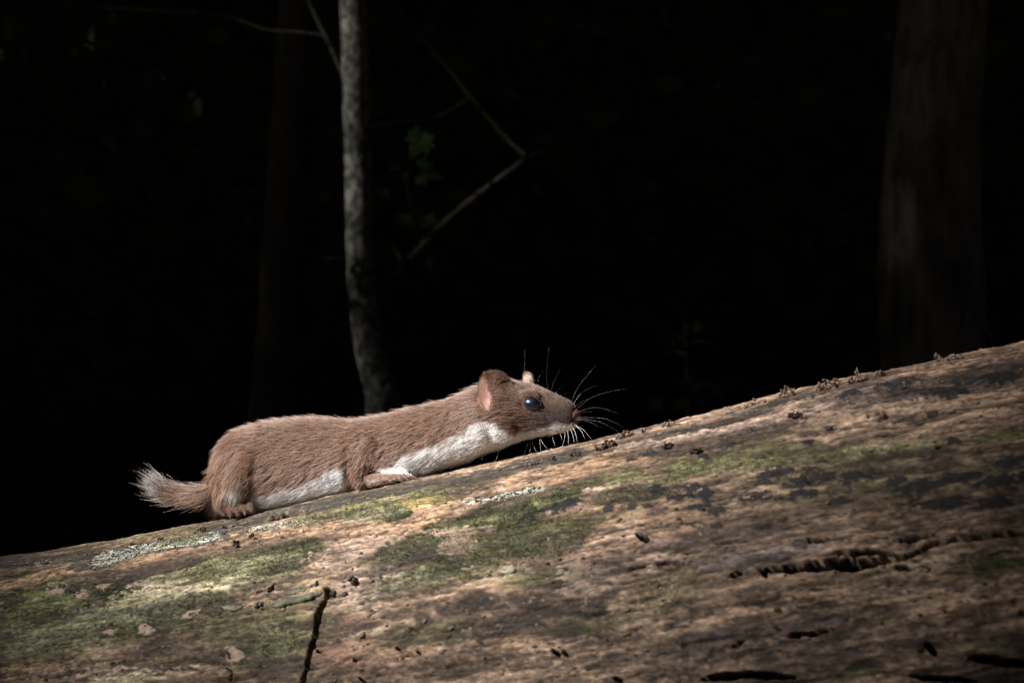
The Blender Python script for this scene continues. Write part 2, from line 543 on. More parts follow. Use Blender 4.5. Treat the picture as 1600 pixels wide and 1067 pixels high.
col = np.zeros(Ug.shape + (3,), dtype=np.float32)
def C(*c): return np.array(c, dtype=np.float32)
TAN = C(0.33, 0.225, 0.155); ORANGE = C(0.32, 0.20, 0.122); PINK = C(0.37, 0.265, 0.205); BROWN = C(0.145, 0.098, 0.066)
DARK = C(0.068, 0.047, 0.036); CRUST = C(0.068, 0.064, 0.054); BLACK = C(0.016, 0.016, 0.018); MOSS = C(0.092, 0.104, 0.042)
LIME = C(0.23, 0.235, 0.105); OLIVE = C(0.13, 0.12, 0.055); YELLOW = C(0.34, 0.235, 0.08); PALE = C(0.42, 0.36, 0.24); PURP = C(0.135, 0.096, 0.082)
LICH = C(0.42, 0.43, 0.36); RED = C(0.20, 0.118, 0.085); PGREEN = C(0.30, 0.295, 0.185)

moss_m = np.zeros(Ug.shape, dtype=np.float32)
def blend(mask, c):
    global col, moss_m
    if c is MOSS or c is LIME or c is PGREEN: moss_m = np.maximum(moss_m, mask)
    elif c is not OLIVE and c.shape == (3,): moss_m = moss_m * (1 - mask)
    col = col * (1 - mask[..., None]) + c * mask[..., None]

# ground coat
t = sstep(-0.35, 0.35, n_big + 0.5 * n_fib)
col[:] = BROWN * (1 - t[..., None]) + TAN * t[..., None]
rightness = sstep(820, 1250, PX)
blend(rightness * 0.55 * sstep(-0.2, 0.4, ln(14, 60, 4, 31.0)), PURP)
leftness = 1 - sstep(330, 640, PX)
blend(leftness * 0.7 * sstep(-0.3, 0.3, ln(24, 50, 4, 37.0)), OLIVE)

n_rag = 0.55 * n_mid + 0.75 * n_fine + 0.35 * n_diag + 0.35 * n_spk
def ragged(m, brk, nz):
    r = sstep(-0.16, 0.16, m - 0.52 + 1.05 * n_rag) * sstep(0.02, 0.3, m)
    if brk: r = r * (0.35 + 0.65 * sstep(-brk * 0.5, brk * 0.5, nz + 0.18))
    return r
def E(cx, cy, rx, ry, c, s=0.8, soft=0.45, ang=-10, brk=0.0, nz=None):
    a = math.radians(ang)
    dx, dy = WX - cx, WY - cy
    e1 = (dx * math.cos(a) + dy * math.sin(a)) / rx
    e2 = (-dx * math.sin(a) + dy * math.cos(a)) / ry
    d = np.sqrt(e1 * e1 + e2 * e2)
    m = 1 - sstep(1 - soft, 1 + soft, d)
    m = ragged(m, brk, n_diag if nz is None else nz)
    blend(np.clip(m * s, 0, 1).astype(np.float32), c)
def S(pts, w, c, s=0.8, soft=0.5, brk=0.0, nz=None):
    d, _ = seg_dist(WX, WY, pts)
    m = 1 - sstep(w * (1 - soft), w * (1 + soft), d)
    m = ragged(m, brk, n_fine if nz is None else nz)
    blend(np.clip(m * s, 0, 1).astype(np.float32), c)

# left flank: algae, pale wood, orange band under the crest
E(150, 950, 200, 62, OLIVE, .7); E(330, 895, 150, 42, OLIVE, .6); E(120, 930, 130, 34, MOSS, .8, brk=.25); E(300, 900, 110, 30, PALE, .75, brk=.2)
E(330, 880, 90, 26, LIME, .7, brk=.25); E(60, 945, 70, 20, LIME, .75, brk=.3); E(190, 950, 90, 24, PGREEN, .75, brk=.25); E(250, 935, 80, 30, PALE, .55, brk=.2)
E(440, 865, 80, 30, MOSS, .85, brk=.3); E(410, 880, 70, 24, PGREEN, .6, brk=.2); E(20, 1000, 60, 26, PGREEN, .6, brk=.3); E(100, 990, 80, 22, PGREEN, .5, brk=.25)
E(300, 945, 70, 18, DARK, .6); E(380, 985, 90, 34, OLIVE, .75); E(330, 1000, 60, 34, DARK, .5, brk=.4); E(80, 965, 40, 14, DARK, .6, brk=.3)
E(260, 1010, 90, 26, BROWN, .6); E(400, 1020, 60, 26, MOSS, .6, brk=.3); E(440, 1000, 40, 36, PGREEN, .5, brk=.3); E(430, 1045, 50, 18, DARK, .6, brk=.4)
S([(40, 1056), (150, 1052), (260, 1048), (330, 1040)], 8, PINK, .7, brk=.3); E(15, 1052, 36, 12, ORANGE, .7, brk=.3); E(190, 1060, 60, 8, PALE, .6)
S([(-20, 912), (40, 898), (90, 892), (150, 897)], 9, ORANGE, .85, brk=.35); S([(150, 890), (220, 876), (290, 860), (350, 845), (430, 830), (520, 812)], 13, ORANGE, .95, brk=.6)
S([(110, 907), (180, 897), (240, 884), (300, 872)], 11, DARK, .8, brk=.4); S([(270, 868), (340, 855), (400, 848), (440, 840)], 9, BROWN, .8, brk=.4)
S([(-20, 880), (60, 868), (150, 857), (240, 836), (330, 818)], 8, CRUST, .85, brk=.35); S([(170, 846), (260, 828), (330, 814)], 4, ORANGE, .6, brk=.3)
S([(120, 880), (190, 858), (260, 842), (350, 828)], 11, CRUST, .8); S([(150, 872), (210, 853), (265, 840), (340, 828)], 8, LICH, .85, brk=.22, nz=n_spk); S([(245, 842), (310, 829)], 7, LIME, .7, brk=.3, nz=n_spk)
S([(320, 818), (390, 802), (470, 787), (540, 770)], 13, CRUST, .9, brk=.5); S([(400, 822), (440, 815), (475, 810)], 4, LICH, .8, brk=.25, nz=n_spk)
S([(440, 808), (520, 800), (560, 790)], 9, TAN, .7, brk=.4); E(500, 805, 50, 9, LIME, .65, brk=.3); E(450, 880, 60, 14, OLIVE, .4)
# middle
S([(530, 832), (620, 818), (700, 806)], 17, ORANGE, .9, brk=.7); E(560, 862, 80, 22, PINK, .85, brk=.7); E(600, 905, 60, 30, PINK, .8, brk=.6); E(590, 835, 50, 12, TAN, .6)
E(560, 790, 70, 15, OLIVE, .7); S([(520, 800), (600, 782), (690, 764)], 8, LIME, .75, brk=.35); E(655, 782, 60, 12, YELLOW, .55, brk=.3); E(620, 798, 20, 13, MOSS, .95, .3); E(580, 800, 60, 10, PGREEN, .6, brk=.3)
S([(500, 782), (560, 768), (660, 748), (760, 730), (850, 710), (900, 698)], 10, CRUST, .9, brk=.6); S([(660, 752), (740, 742)], 5, OLIVE, .6)
S([(790, 752), (860, 736), (930, 718), (1000, 704)], 13, ORANGE, .9, brk=.6); S([(780, 757), (850, 742)], 6, TAN, .6, brk=.3)
S([(725, 780), (780, 770), (845, 757)], 5, LICH, .9, brk=.25, nz=n_spk)
S([(690, 822), (720, 806), (760, 790), (820, 778)], 10, DARK, .65, brk=.4); E(770, 806, 90, 18, MOSS, .9, brk=.4); E(840, 784, 60, 13, MOSS, .8, brk=.35); E(760, 815, 50, 9, LIME, .6, brk=.3)
S([(840, 778), (930, 756), (1010, 744)], 11, LIME, .85, brk=.4); E(900, 768, 50, 10, MOSS, .7, brk=.3); E(945, 742, 60, 8, OLIVE, .8, brk=.3)
E(720, 830, 50, 10, PINK, .7, brk=.4); E(655, 858, 60, 20, MOSS, .9, brk=.4); E(690, 862, 40, 16, CRUST, .75, brk=.4); E(630, 880, 70, 13, DARK, .6, brk=.4); E(590, 875, 30, 10, OLIVE, .7)
E(680, 900, 100, 15, LIME, .8, brk=.35); E(640, 905, 60, 18, PGREEN, .7, brk=.3); E(780, 905, 60, 14, PALE, .5, brk=.3); E(770, 855, 120, 26, DARK, .55, brk=.5); E(830, 840, 80, 26, OLIVE, .8, brk=.5); E(870, 850, 50, 22, DARK, .6, brk=.4)
E(720, 850, 30, 12, PINK, .6, brk=.3); S([(912, 766), (960, 760), (1030, 748)], 6, PINK, .95, brk=.5); S([(1000, 748), (1080, 736), (1150, 728)], 6, TAN, .7, brk=.4)
E(950, 805, 60, 17, YELLOW, .6, brk=.4); E(1010, 800, 90, 26, TAN, .85, brk=.6); E(1060, 812, 70, 20, ORANGE, .55, brk=.4); E(900, 812, 50, 12, OLIVE, .7)
E(560, 930, 36, 40, PINK, .5, brk=.4); E(590, 925, 40, 16, PGREEN, .6, brk=.3); E(555, 915, 26, 22, PINK, .8)
E(640, 950, 90, 22, TAN, .55, brk=.4); E(740, 925, 70, 15, ORANGE, .6, brk=.4); E(700, 945, 90, 16, DARK, .7, brk=.35); E(760, 970, 110, 40, DARK, .85, brk=.45); E(890, 950, 80, 66, DARK, .9, brk=.5); E(1250, 960, 200, 20, DARK, .5, brk=.4); E(850, 900, 60, 14, OLIVE, .7, brk=.4)
E(930, 970, 90, 18, OLIVE, .6, brk=.4); E(640, 1000, 90, 26, OLIVE, .6, brk=.4); E(800, 1000, 60, 18, ORANGE, .5, brk=.4); E(920, 905, 50, 26, PINK, .55, brk=.4)
E(540, 1000, 60, 40, RED, .8, brk=.7); E(510, 1020, 30, 26, RED, .8); E(620, 1040, 80, 24, RED, .6, brk=.4); E(560, 990, 50, 6, PALE, .5, brk=.3); E(700, 1040, 90, 20, BROWN, .7); E(880, 1020, 60, 26, TAN, .6, brk=.4)
# right
S([(1000, 690), (1090, 672), (1180, 658), (1290, 645), (1360, 632)], 14, PURP, .9, brk=.8); S([(960, 690), (1040, 680), (1100, 668), (1210, 648), (1300, 632)], 8, PINK, .85, brk=.4)
S([(1020, 676), (1130, 652), (1270, 612)], 5, CRUST, .8, brk=.4); S([(1030, 700), (1130, 686), (1260, 668)], 8, DARK, .75, brk=.4)
S([(1250, 672), (1340, 655), (1430, 650), (1550, 632), (1620, 615)], 20, TAN, .65, brk=.5); S([(1300, 625), (1390, 610), (1480, 598), (1620, 560)], 20, PURP, .9, brk=.8); S([(1380, 615), (1450, 610), (1520, 590), (1620, 570)], 9, BLACK, .6, brk=.3)
S([(1420, 583), (1500, 568), (1560, 552), (1620, 540)], 7, ORANGE, .75, brk=.4); S([(1230, 640), (1300, 632)], 6, PINK, .6)
S([(1050, 728), (1130, 714), (1200, 700), (1290, 705)], 13, OLIVE, .9, brk=.7); S([(1060, 728), (1110, 720), (1150, 716)], 7, LIME, .75, brk=.3); S([(1170, 730), (1230, 718), (1300, 710), (1350, 700)], 8, LIME, .8, brk=.45)
S([(1330, 708), (1400, 702), (1450, 700)], 10, PGREEN, .6, brk=.35); E(1420, 704, 30, 10, MOSS, .9, brk=.3); S([(1520, 690), (1560, 680), (1620, 672)], 8, LIME, .7, brk=.4); E(1440, 700, 18, 8, PALE, .7)
E(1400, 760, 230, 30, OLIVE, .6, brk=.5); E(1480, 720, 120, 16, DARK, .6, brk=.4); E(1300, 800, 200, 22, BROWN, .6, brk=.5); E(1130, 740, 70, 12, TAN, .6, brk=.4)
E(1100, 850, 160, 18, PURP, .6, brk=.6); E(1030, 880, 70, 13, PINK, .5, brk=.4); E(1200, 870, 100, 15, C(.17, .15, .14), .6, brk=.5); E(1020, 935, 80, 18, TAN, .5, brk=.4); E(1150, 965, 190, 13, TAN, .75, brk=.5, nz=n_fib)
E(1040, 930, 60, 26, MOSS, .45, brk=.3); E(1400, 920, 120, 22, TAN, .5, brk=.4, nz=n_fib); E(1540, 890, 70, 17, OLIVE, .8, brk=.4); E(1550, 880, 40, 7, MOSS, .7, brk=.3); E(1500, 870, 120, 8, PALE, .4, brk=.3)
E(1150, 1000, 190, 22, PURP, .7, brk=.5); E(1400, 1000, 190, 26, PURP, .6, brk=.5); E(1300, 1040, 190, 18, DARK, .6, brk=.5); E(1340, 1050, 40, 12, MOSS, .5); E(1560, 1000, 70, 18, OLIVE, .5, brk=.4); E(1050, 1050, 90, 14, BROWN, .6)

E(820, 845, 110, 34, MOSS, .45, brk=.4); E(1000, 770, 70, 14, MOSS, .6, brk=.4); E(420, 985, 110, 44, OLIVE, .5, brk=.4); E(250, 960, 110, 30, MOSS, .5, brk=.4); E(700, 880, 70, 12, MOSS, .6, brk=.3); E(1330, 725, 180, 16, MOSS, .5, brk=.4); E(1100, 735, 90, 10, LIME, .5, brk=.3)
# fine colour break-up over all of it: fibres, specks, dirt
n_grit = ln(150, 480, 3, 121.0, 0.7)
v = 1.04 * (1 + 0.65 * n_fib + 0.8 * n_fine + 0.9 * n_spk + 0.5 * n_mid + 1.0 * n_grit)
col *= np.clip(v, 0.22, 2.7)[..., None]
dirt = sstep(0.10, 0.28, ln(32, 190, 4, 51.0, 0.6)) * 0.6
blend(dirt.astype(np.float32), DARK)
film = sstep(0.02, 0.20, ln(15, 70, 5, 141.0, 0.62)) * sstep(-0.12, 0.1, n_grit + 0.6 * n_spk) * 0.36
blend(film.astype(np.float32), C(.052, .046, .034))
film2 = sstep(0.12, 0.26, ln(55, 230, 3, 151.0, 0.6)) * 0.5
blend(film2.astype(np.float32), C(.034, .027, .021))
dots = sstep(0.36, 0.5, ln(210, 560, 2, 61.0)) * (0.9 - 0.4 * leftness)
blend(dots.astype(np.float32), C(.03, .024, .02))
_l = np.maximum(col.mean(-1, keepdims=True), 0.004)
col *= np.clip((_l / 0.17) ** 0.38, 0.3, 1.5)
fiss = (1 - sstep(0.015, 0.05, np.abs(ln(7, 150, 3, 101.0)))) * sstep(0.05, 0.3, ln(16, 40, 2, 105.0))
blend((fiss * 0.75).astype(np.float32), C(.035, .024, .018))
fiss2 = (1 - sstep(0.02, 0.07, np.abs(ln(16, 330, 2, 111.0)))) * sstep(-0.05, 0.25, ln(20, 60, 2, 115.0))
blend((fiss2 * 0.45).astype(np.float32), C(.05, .034, .024))
spots_p = sstep(0.42, 0.56, ln(300, 420, 2, 71.0)) * 0.5
blend(spots_p.astype(np.float32), PALE)

# pale worn spots with black pinheads
for (x, y, rx, ry) in ((222, 976, 13, 7), (228, 982, 12, 5), (355, 1018, 16, 14), (158, 985, 10, 6), (152, 912, 11, 3.5), (120, 923, 14, 6), (88, 918, 12, 5), (303, 956, 16, 5), (210, 906, 20, 4), (795, 888, 9, 5)):
    E(x, y, rx, ry, PINK if x != 795 else PALE, .85, .3, -14)

# black crust fungus flakes
n_blk = ln(230, 480, 3, 83.0, .65)
black_h = np.zeros(Ug.shape, dtype=np.float32)
for (x, y, rx, ry) in ((1080, 760, 22, 7), (1062, 773, 22, 6), (1100, 770, 14, 9), (1090, 791, 18, 6), (1122, 797, 18, 6), (1025, 764, 13, 9), (985, 790, 8, 7), (950, 792, 8, 7), (1012, 792, 9, 4), (1205, 741, 30, 8),
                       (1190, 754, 18, 6), (1265, 750, 42, 8), (1335, 745, 32, 9), (1180, 778, 32, 9), (1252, 773, 27, 7), (1312, 782, 18, 7), (1395, 752, 18, 8), (1440, 760, 44, 11), (1500, 745, 38, 10), (1565, 750, 34, 11),
                       (1470, 785, 44, 10), (1555, 785, 34, 10), (870, 792, 20, 6), (890, 783, 20, 7), (820, 803, 10, 5), (1190, 825, 14, 6), (1120, 822, 9, 6), (1100, 710, 9, 4), (1400, 600, 30, 6), (1480, 615, 36, 7), (1560, 590, 40, 8), (1330, 618, 22, 6),
                       (158, 993, 8, 4), (300, 958, 6, 4), (1260, 690, 10, 4), (1490, 690, 14, 6), (925, 960, 20, 5), (1580, 720, 26, 8), (985, 715, 9, 4), (1010, 703, 12, 4), (1150, 690, 16, 4)):
    a = math.radians(-9)
    dx, dy = PX + 10 * n_mid - x, PY - y
    d = np.hypot((dx * math.cos(a) + dy * math.sin(a)) / rx, (-dx * math.sin(a) + dy * math.cos(a)) / ry)
    m = (1 - sstep(0.80, 0.98, d * 0.92 + 1.25 * n_blk)) * (d < 1.5)
    black_h = np.maximum(black_h, m)
blend(black_h * 0.92, BLACK)

# relief in metres
rough_band = sstep(960, 1060, PX) * np.exp(-((PY - (668 - 0.212 * (PX - 1000) + 40)) / 42) ** 2)
crest_z = np.exp(-(np.minimum(Pg, 2 * math.pi - Pg) / 0.4) ** 2)
h = 0.0030 * n_big * (1 - 0.75 * crest_z) + 0.0015 * n_mid + 0.0014 * n_fib + (0.0007 + 0.0020 * rough_band) * n_fine + 0.0005 * n_spk + 0.003 * rough_band * n_mid - 0.0012 * fiss - 0.0005 * fiss2 + 0.0008 * black_h
h -= 0.0009 * dirt + 0.0008 * dots
pit = sstep(0.25, 0.5, ln(70, 120, 3, 91.0)) * sstep(0.0, 0.3, ln(12, 30, 2, 95.0))
h -= 0.0022 * pit
crack_shade = np.zeros(Ug.shape, dtype=np.float32)
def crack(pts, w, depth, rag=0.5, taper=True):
    global h, crack_shade
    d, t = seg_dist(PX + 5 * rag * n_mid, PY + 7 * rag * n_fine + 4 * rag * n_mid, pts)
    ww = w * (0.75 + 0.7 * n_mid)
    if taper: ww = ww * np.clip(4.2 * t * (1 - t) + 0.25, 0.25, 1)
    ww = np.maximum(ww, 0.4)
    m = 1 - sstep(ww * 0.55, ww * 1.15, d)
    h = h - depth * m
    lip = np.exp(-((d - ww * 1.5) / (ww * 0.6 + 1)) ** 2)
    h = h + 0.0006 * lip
    crack_shade = np.maximum(crack_shade, 1 - sstep(ww * 0.95, ww * 1.25, d))
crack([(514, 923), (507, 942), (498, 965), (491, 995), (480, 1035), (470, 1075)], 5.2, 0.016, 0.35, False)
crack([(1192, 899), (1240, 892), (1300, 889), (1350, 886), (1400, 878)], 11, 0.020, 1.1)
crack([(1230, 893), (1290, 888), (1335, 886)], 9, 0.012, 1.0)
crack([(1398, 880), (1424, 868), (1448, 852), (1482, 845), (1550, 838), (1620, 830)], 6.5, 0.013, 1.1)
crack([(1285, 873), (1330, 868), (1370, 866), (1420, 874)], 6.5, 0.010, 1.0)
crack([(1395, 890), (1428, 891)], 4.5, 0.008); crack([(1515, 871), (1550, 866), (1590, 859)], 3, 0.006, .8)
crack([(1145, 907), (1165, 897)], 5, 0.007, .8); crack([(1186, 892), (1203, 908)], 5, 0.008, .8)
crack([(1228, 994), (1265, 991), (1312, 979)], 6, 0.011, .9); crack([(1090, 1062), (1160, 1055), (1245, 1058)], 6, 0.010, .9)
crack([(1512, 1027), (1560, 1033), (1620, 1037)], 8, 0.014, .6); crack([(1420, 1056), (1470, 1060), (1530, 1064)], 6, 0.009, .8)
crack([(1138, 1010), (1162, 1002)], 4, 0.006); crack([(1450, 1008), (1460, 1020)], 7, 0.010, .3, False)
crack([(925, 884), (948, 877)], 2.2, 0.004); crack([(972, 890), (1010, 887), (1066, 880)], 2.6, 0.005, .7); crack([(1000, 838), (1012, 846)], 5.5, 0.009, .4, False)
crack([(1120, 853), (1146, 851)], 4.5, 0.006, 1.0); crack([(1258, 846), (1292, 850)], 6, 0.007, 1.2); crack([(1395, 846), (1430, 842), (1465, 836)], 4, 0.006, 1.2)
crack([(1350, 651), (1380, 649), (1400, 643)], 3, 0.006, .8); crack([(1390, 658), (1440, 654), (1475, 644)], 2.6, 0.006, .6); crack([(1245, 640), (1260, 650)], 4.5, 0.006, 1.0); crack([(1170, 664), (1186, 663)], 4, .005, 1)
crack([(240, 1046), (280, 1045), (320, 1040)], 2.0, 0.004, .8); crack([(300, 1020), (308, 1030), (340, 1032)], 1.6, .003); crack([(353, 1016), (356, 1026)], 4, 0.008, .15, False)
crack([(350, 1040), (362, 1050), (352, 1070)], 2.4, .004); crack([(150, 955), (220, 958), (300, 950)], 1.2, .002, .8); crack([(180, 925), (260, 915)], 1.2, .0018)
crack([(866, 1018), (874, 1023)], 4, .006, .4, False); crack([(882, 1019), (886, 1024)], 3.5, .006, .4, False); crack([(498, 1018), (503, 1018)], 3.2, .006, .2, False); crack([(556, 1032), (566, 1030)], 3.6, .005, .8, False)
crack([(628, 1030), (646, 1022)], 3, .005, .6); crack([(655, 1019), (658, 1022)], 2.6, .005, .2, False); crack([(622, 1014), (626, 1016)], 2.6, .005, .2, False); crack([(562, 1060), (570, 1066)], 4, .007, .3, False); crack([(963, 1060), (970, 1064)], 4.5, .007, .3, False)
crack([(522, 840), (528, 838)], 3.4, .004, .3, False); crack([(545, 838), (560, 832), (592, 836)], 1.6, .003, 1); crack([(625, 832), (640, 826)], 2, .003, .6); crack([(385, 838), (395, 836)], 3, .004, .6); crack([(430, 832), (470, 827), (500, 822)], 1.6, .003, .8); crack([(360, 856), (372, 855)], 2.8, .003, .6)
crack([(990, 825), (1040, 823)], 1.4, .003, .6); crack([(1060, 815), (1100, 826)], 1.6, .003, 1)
blend(crack_shade * 0.93, C(.015, .010, .0075))                    # shade inside the cracks painted into the log's tint
# swells of the flank
h += 0.004 * np.exp(-((PX - 1150) / 220) ** 2 - ((PY - 900) / 60) ** 2)
# fit the crest so that the log's outline stands at its true height
CRX = [0, 75, 150, 250, 352, 453, 500, 600, 638, 694, 800, 887, 970, 1100, 1250, 1400, 1600]
CRY = [870, 857, 846, 826, 809, 787, 774, 755, 746, 735, 712, 693, 674, 643, 603, 573, 531]
cw = np.exp(-(np.where(Pg > math.pi, Pg - 2 * math.pi, Pg) / 0.5) ** 2)
for _it in range(3):
    sel = (np.abs(Pg) < 0.35) & front
    qx, qy = project(log_pos(Ug[sel], Pg[sel], LOG_R + h[sel]))
    bx = np.arange(-20, 1640, 40); dl = []
    for b0 in bx:
        mk = (qx >= b0 - 25) & (qx < b0 + 25)
        dl.append(np.interp(b0, CRX, CRY) - np.percentile(qy[mk], 2.2) if mk.sum() > 20 else 0.0)
    dl = np.convolve(np.pad(dl, 2, mode='edge'), [.1, .2, .4, .2, .1], 'valid')
    dep = (log_pos(Ug, Pg, np.full_like(Ug, LOG_R)) - CAM)[..., 1]
    h = h - np.interp(project(log_pos(Ug, np.zeros_like(Pg), np.full_like(Ug, LOG_R)))[0], bx, dl) * dep / F * cw
h = h.astype(np.float32)
Vlog = log_pos(Ug, Pg, LOG_R * (1 + 0.0 * Ug) + h).reshape(-1, 3)
ii = np.arange(nu - 1); jj = np.arange(nph)
II, JJ = np.meshgrid(ii, jj, indexing='ij'); J2 = (JJ + 1) % nph
flog = np.stack([II * nph + JJ, II * nph + J2, (II + 1) * nph + J2, (II + 1) * nph + JJ], -1).reshape(-1, 4)

log_mat, nt, pb = new_mat('rotten_wood')
att = N(nt, 'ShaderNodeAttribute', attribute_name='tint')
tc = N(nt, 'ShaderNodeTexCoord')
mp = N(nt, 'ShaderNodeMapping')
ang = math.atan2(D[1], D[0])
mp.inputs['Rotation'].default_value = (0, math.asin(D[2]), -ang)
mp.inputs['Scale'].default_value = (0.45, 1, 1)
nt.links.new(tc.outputs['Object'], mp.inputs['Vector'])
nn = noise_node(nt, 900.0, 5, 0.7, mp.outputs[0])
mr = N(nt, 'ShaderNodeMapRange')
mr.inputs['From Min'].default_value = 0.3; mr.inputs['From Max'].default_value = 0.7
mr.inputs['To Min'].default_value = 0.62; mr.inputs['To Max'].default_value = 1.38
nt.links.new(nn.outputs[0], mr.inputs['Value'])
vm = N(nt, 'ShaderNodeVectorMath', operation='SCALE')
nt.links.new(att.outputs['Color'], vm.inputs[0]); nt.links.new(mr.outputs[0], vm.inputs['Scale'])
nt.links.new(vm.outputs[0], pb.inputs['Base Color'])
pb.inputs['Roughness'].default_value = 0.72
pb.inputs['Specular IOR Level'].default_value = 0.28
bump(nt, pb, nn.outputs[0], 0.5, 0.0009)

log_root = empty('fallen_log', tuple(AX0 - LOG_R * NUP))
tag(log_root, 'fallen barkless log with moss, cracks and black fungus sloping up to the right', 'log')
log_o = mesh_obj('wood', Vlog, flog, log_mat, log_root)
set_color_attr(log_o.data, 'tint', col.reshape(-1, 3))
for e, nm in ((0, 'cut_end'), (nu - 1, 'cut_end')):
    ringv = Vlog.reshape(nu, nph, 3)[e][::6]
    c = ringv.mean(0)
    vv = np.vstack([[c], ringv])
    k = len(ringv)
    mesh_obj(nm, vv, [(0, 1 + (q + 1) % k, 1 + q) if e == 0 else (0, 1 + q, 1 + (q + 1) % k) for q in range(k)], simple_mat('end_grain', (.1, .06, .04), (.3, .2, .12), 40), log_root)

Vg = Vlog.reshape(nu, nph, 3)
def log_surface(px, py):
    u, p, P = pix_to_log(px, py)
    iu = int(np.clip(np.searchsorted(us, u), 1, nu - 1)); ip = int(np.clip(np.searchsorted(phis, p), 1, 519))
    n = math.cos(p) * NUP + math.sin(p) * B
    return Vg[iu, ip], n

ICO = None
def ico(sub=1):
    bm = bmesh.new(); bmesh.ops.create_icosphere(bm, subdivisions=sub, radius=1.0)
    v = np.array([x.co[:] for x in bm.verts]); f = [tuple(q.index for q in fc.verts) for fc in bm.faces]
    bm.free(); return v, f
IV1, IF1 = ico(1); IV2, IF2 = ico(2)

def frame(n):
    t = D - D.dot(n) * n; t /= np.linalg.norm(t)
    return t, np.cross(n, t), n

crumb_mat = simple_mat('frass', (0.13, 0.085, 0.06), (0.34, 0.24, 0.18), 400.0, 0.9, 0.6, 0.001)
crumb_dark = simple_mat('dark_frass', (0.03, 0.02, 0.015), (0.12, 0.075, 0.05), 400.0, 0.9, 0.6, 0.001)
# crumbly clumps along the crest and on the flank
for (x, y, w, hgt, dk) in ((978, 671, 14, 8, 0), (1003, 665, 8, 4, 0), (966, 674, 9, 5, 0), (1046, 657, 18, 5, 0), (1152, 630, 4, 5, 0), (1167, 627, 9, 4, 0), (1177, 624, 7, 11, 0), (1190, 621, 6, 3, 0), (1228, 614, 20, 9, 0), (1290, 603, 24, 9, 0), (1305, 599, 8, 7, 0), (1337, 592, 20, 7, 0),
                          (1340, 588, 5, 11, 0), (1372, 583, 10, 6, 0), (1466, 562, 10, 9, 0), (1490, 557, 18, 5, 0), (312, 816, 14, 5, 1), (300, 820, 6, 3, 1), (345, 811, 10, 3, 1), (204, 840, 8, 3, 1), (246, 829, 8, 3, 1), (948, 686, 18, 8, 1), (930, 692, 8, 6, 1),
                          (895, 700, 16, 5, 1), (830, 716, 14, 3, 1), (860, 709, 10, 3, 1), (437, 797, 16, 5, 1), (422, 802, 8, 4, 1), (368, 845, 10, 5, 1), (392, 836, 8, 5, 1), (1040, 691, 12, 5, 1), (1180, 664, 14, 6, 1), (1240, 646, 16, 7, 1), (1085, 700, 14, 5, 1)):
    P, n = log_surface(x, y + 2.0)
    P = P + n * 0.0008; w *= 1.15; hgt *= 1.5
    t, b, n = frame(n)
    V, Fc = [], []
    U = 0.00038
    for k in range(max(7, int(w * hgt / 7))):
        o = random.uniform(-1, 1)
        hh = random.random() ** 1.3 * (1 - 0.6 * abs(o))
        r = random.uniform(1.2, 2.6) * U * (1.0 if w > 8 else 0.8)
        c = P + t * o * w / 2 * U + b * random.uniform(-3, 3) * U + n * (hh * hgt * U * 1.05 - 0.4 * r)
        q = IV1 * (1 + 0.35 * rng.normal(size=(len(IV1), 1))) * r * np.array([random.uniform(.7, 1.4), random.uniform(.7, 1.2), random.uniform(.7, 1.2)])
        k0 = len(V); V.extend(c + q); Fc.extend([tuple(k0 + a for a in f) for f in IF1])
    o = mesh_obj('frass_clump', np.array(V), Fc, crumb_dark if dk else crumb_mat, log_root)

# raised green-edged bark flakes, chips and the black gall
flake_mat = simple_mat('mossy_flake', (0.06, 0.06, 0.05), (0.26, 0.27, 0.16), 160.0, 0.85, 0.5, 0.001)
chip_mat = simple_mat('dark_chip', (0.03, 0.026, 0.024), (0.13, 0.10, 0.08), 200.0, 0.85, 0.6, 0.001)
def flake(pts, w, hgt, mat):
    U = 0.0004
    n_ = 22
    xs = np.interp(np.linspace(0, 1, n_), np.linspace(0, 1, len(pts)), [p[0] for p in pts]); ys = np.interp(np.linspace(0, 1, n_), np.linspace(0, 1, len(pts)), [p[1] for p in pts])
    prof = [(-1.0, -0.6), (-0.95, 0.25), (-0.3, 0.75), (0.45, 1.0), (1.0, 0.75), (1.05, 0.1), (0.7, -0.6)]
    V = []
    for k in range(n_):
        P, n = log_surface(xs[k], ys[k]); t, b, n = frame(n)
        if b[2] > 0: b = -b                                   # b points down the flank
        s = min(1.0, 3.2 * min(k, n_ - 1 - k) / n_ + 0.25) * random.uniform(0.8, 1.2)
        for (a, z) in prof:
            V.append(P + b * a * w * U * s * random.uniform(.85, 1.15) + n * z * hgt * U * s * random.uniform(.8, 1.2))
    m = len(prof); f = []
    for k in range(n_ - 1):
        for j in range(m):
            f.append((k * m + j, k * m + (j + 1) % m, (k + 1) * m + (j + 1) % m, (k + 1) * m + j))
    f += [tuple(range(m)), tuple((n_ - 1) * m + j for j in range(m))[::-1]]
    return mesh_obj('bark_flake', np.array(V), f, mat, log_root)
flake([(345, 945), (362, 948), (378, 946)], 4.5, 4, flake_mat); flake([(396, 946), (412, 942)], 4, 4, flake_mat)
flake([(423, 945), (445, 941), (470, 935), (486, 931), (502, 927)], 6, 6, flake_mat); flake([(440, 924), (462, 920), (478, 922)], 4, 2.5, flake_mat); flake([(482, 917), (498, 911)], 4, 3, flake_mat)
flake([(418, 922), (426, 915)], 5, 5, chip_mat); flake([(398, 922), (410, 919)], 3, 2, chip_mat); flake([(516, 926), (524, 926)], 4, 3, chip_mat); flake([(532, 928), (542, 925)], 3.5, 3, chip_mat)
V, Fc = [], []
P, n = log_surface(552, 908); t, b, n = frame(n)
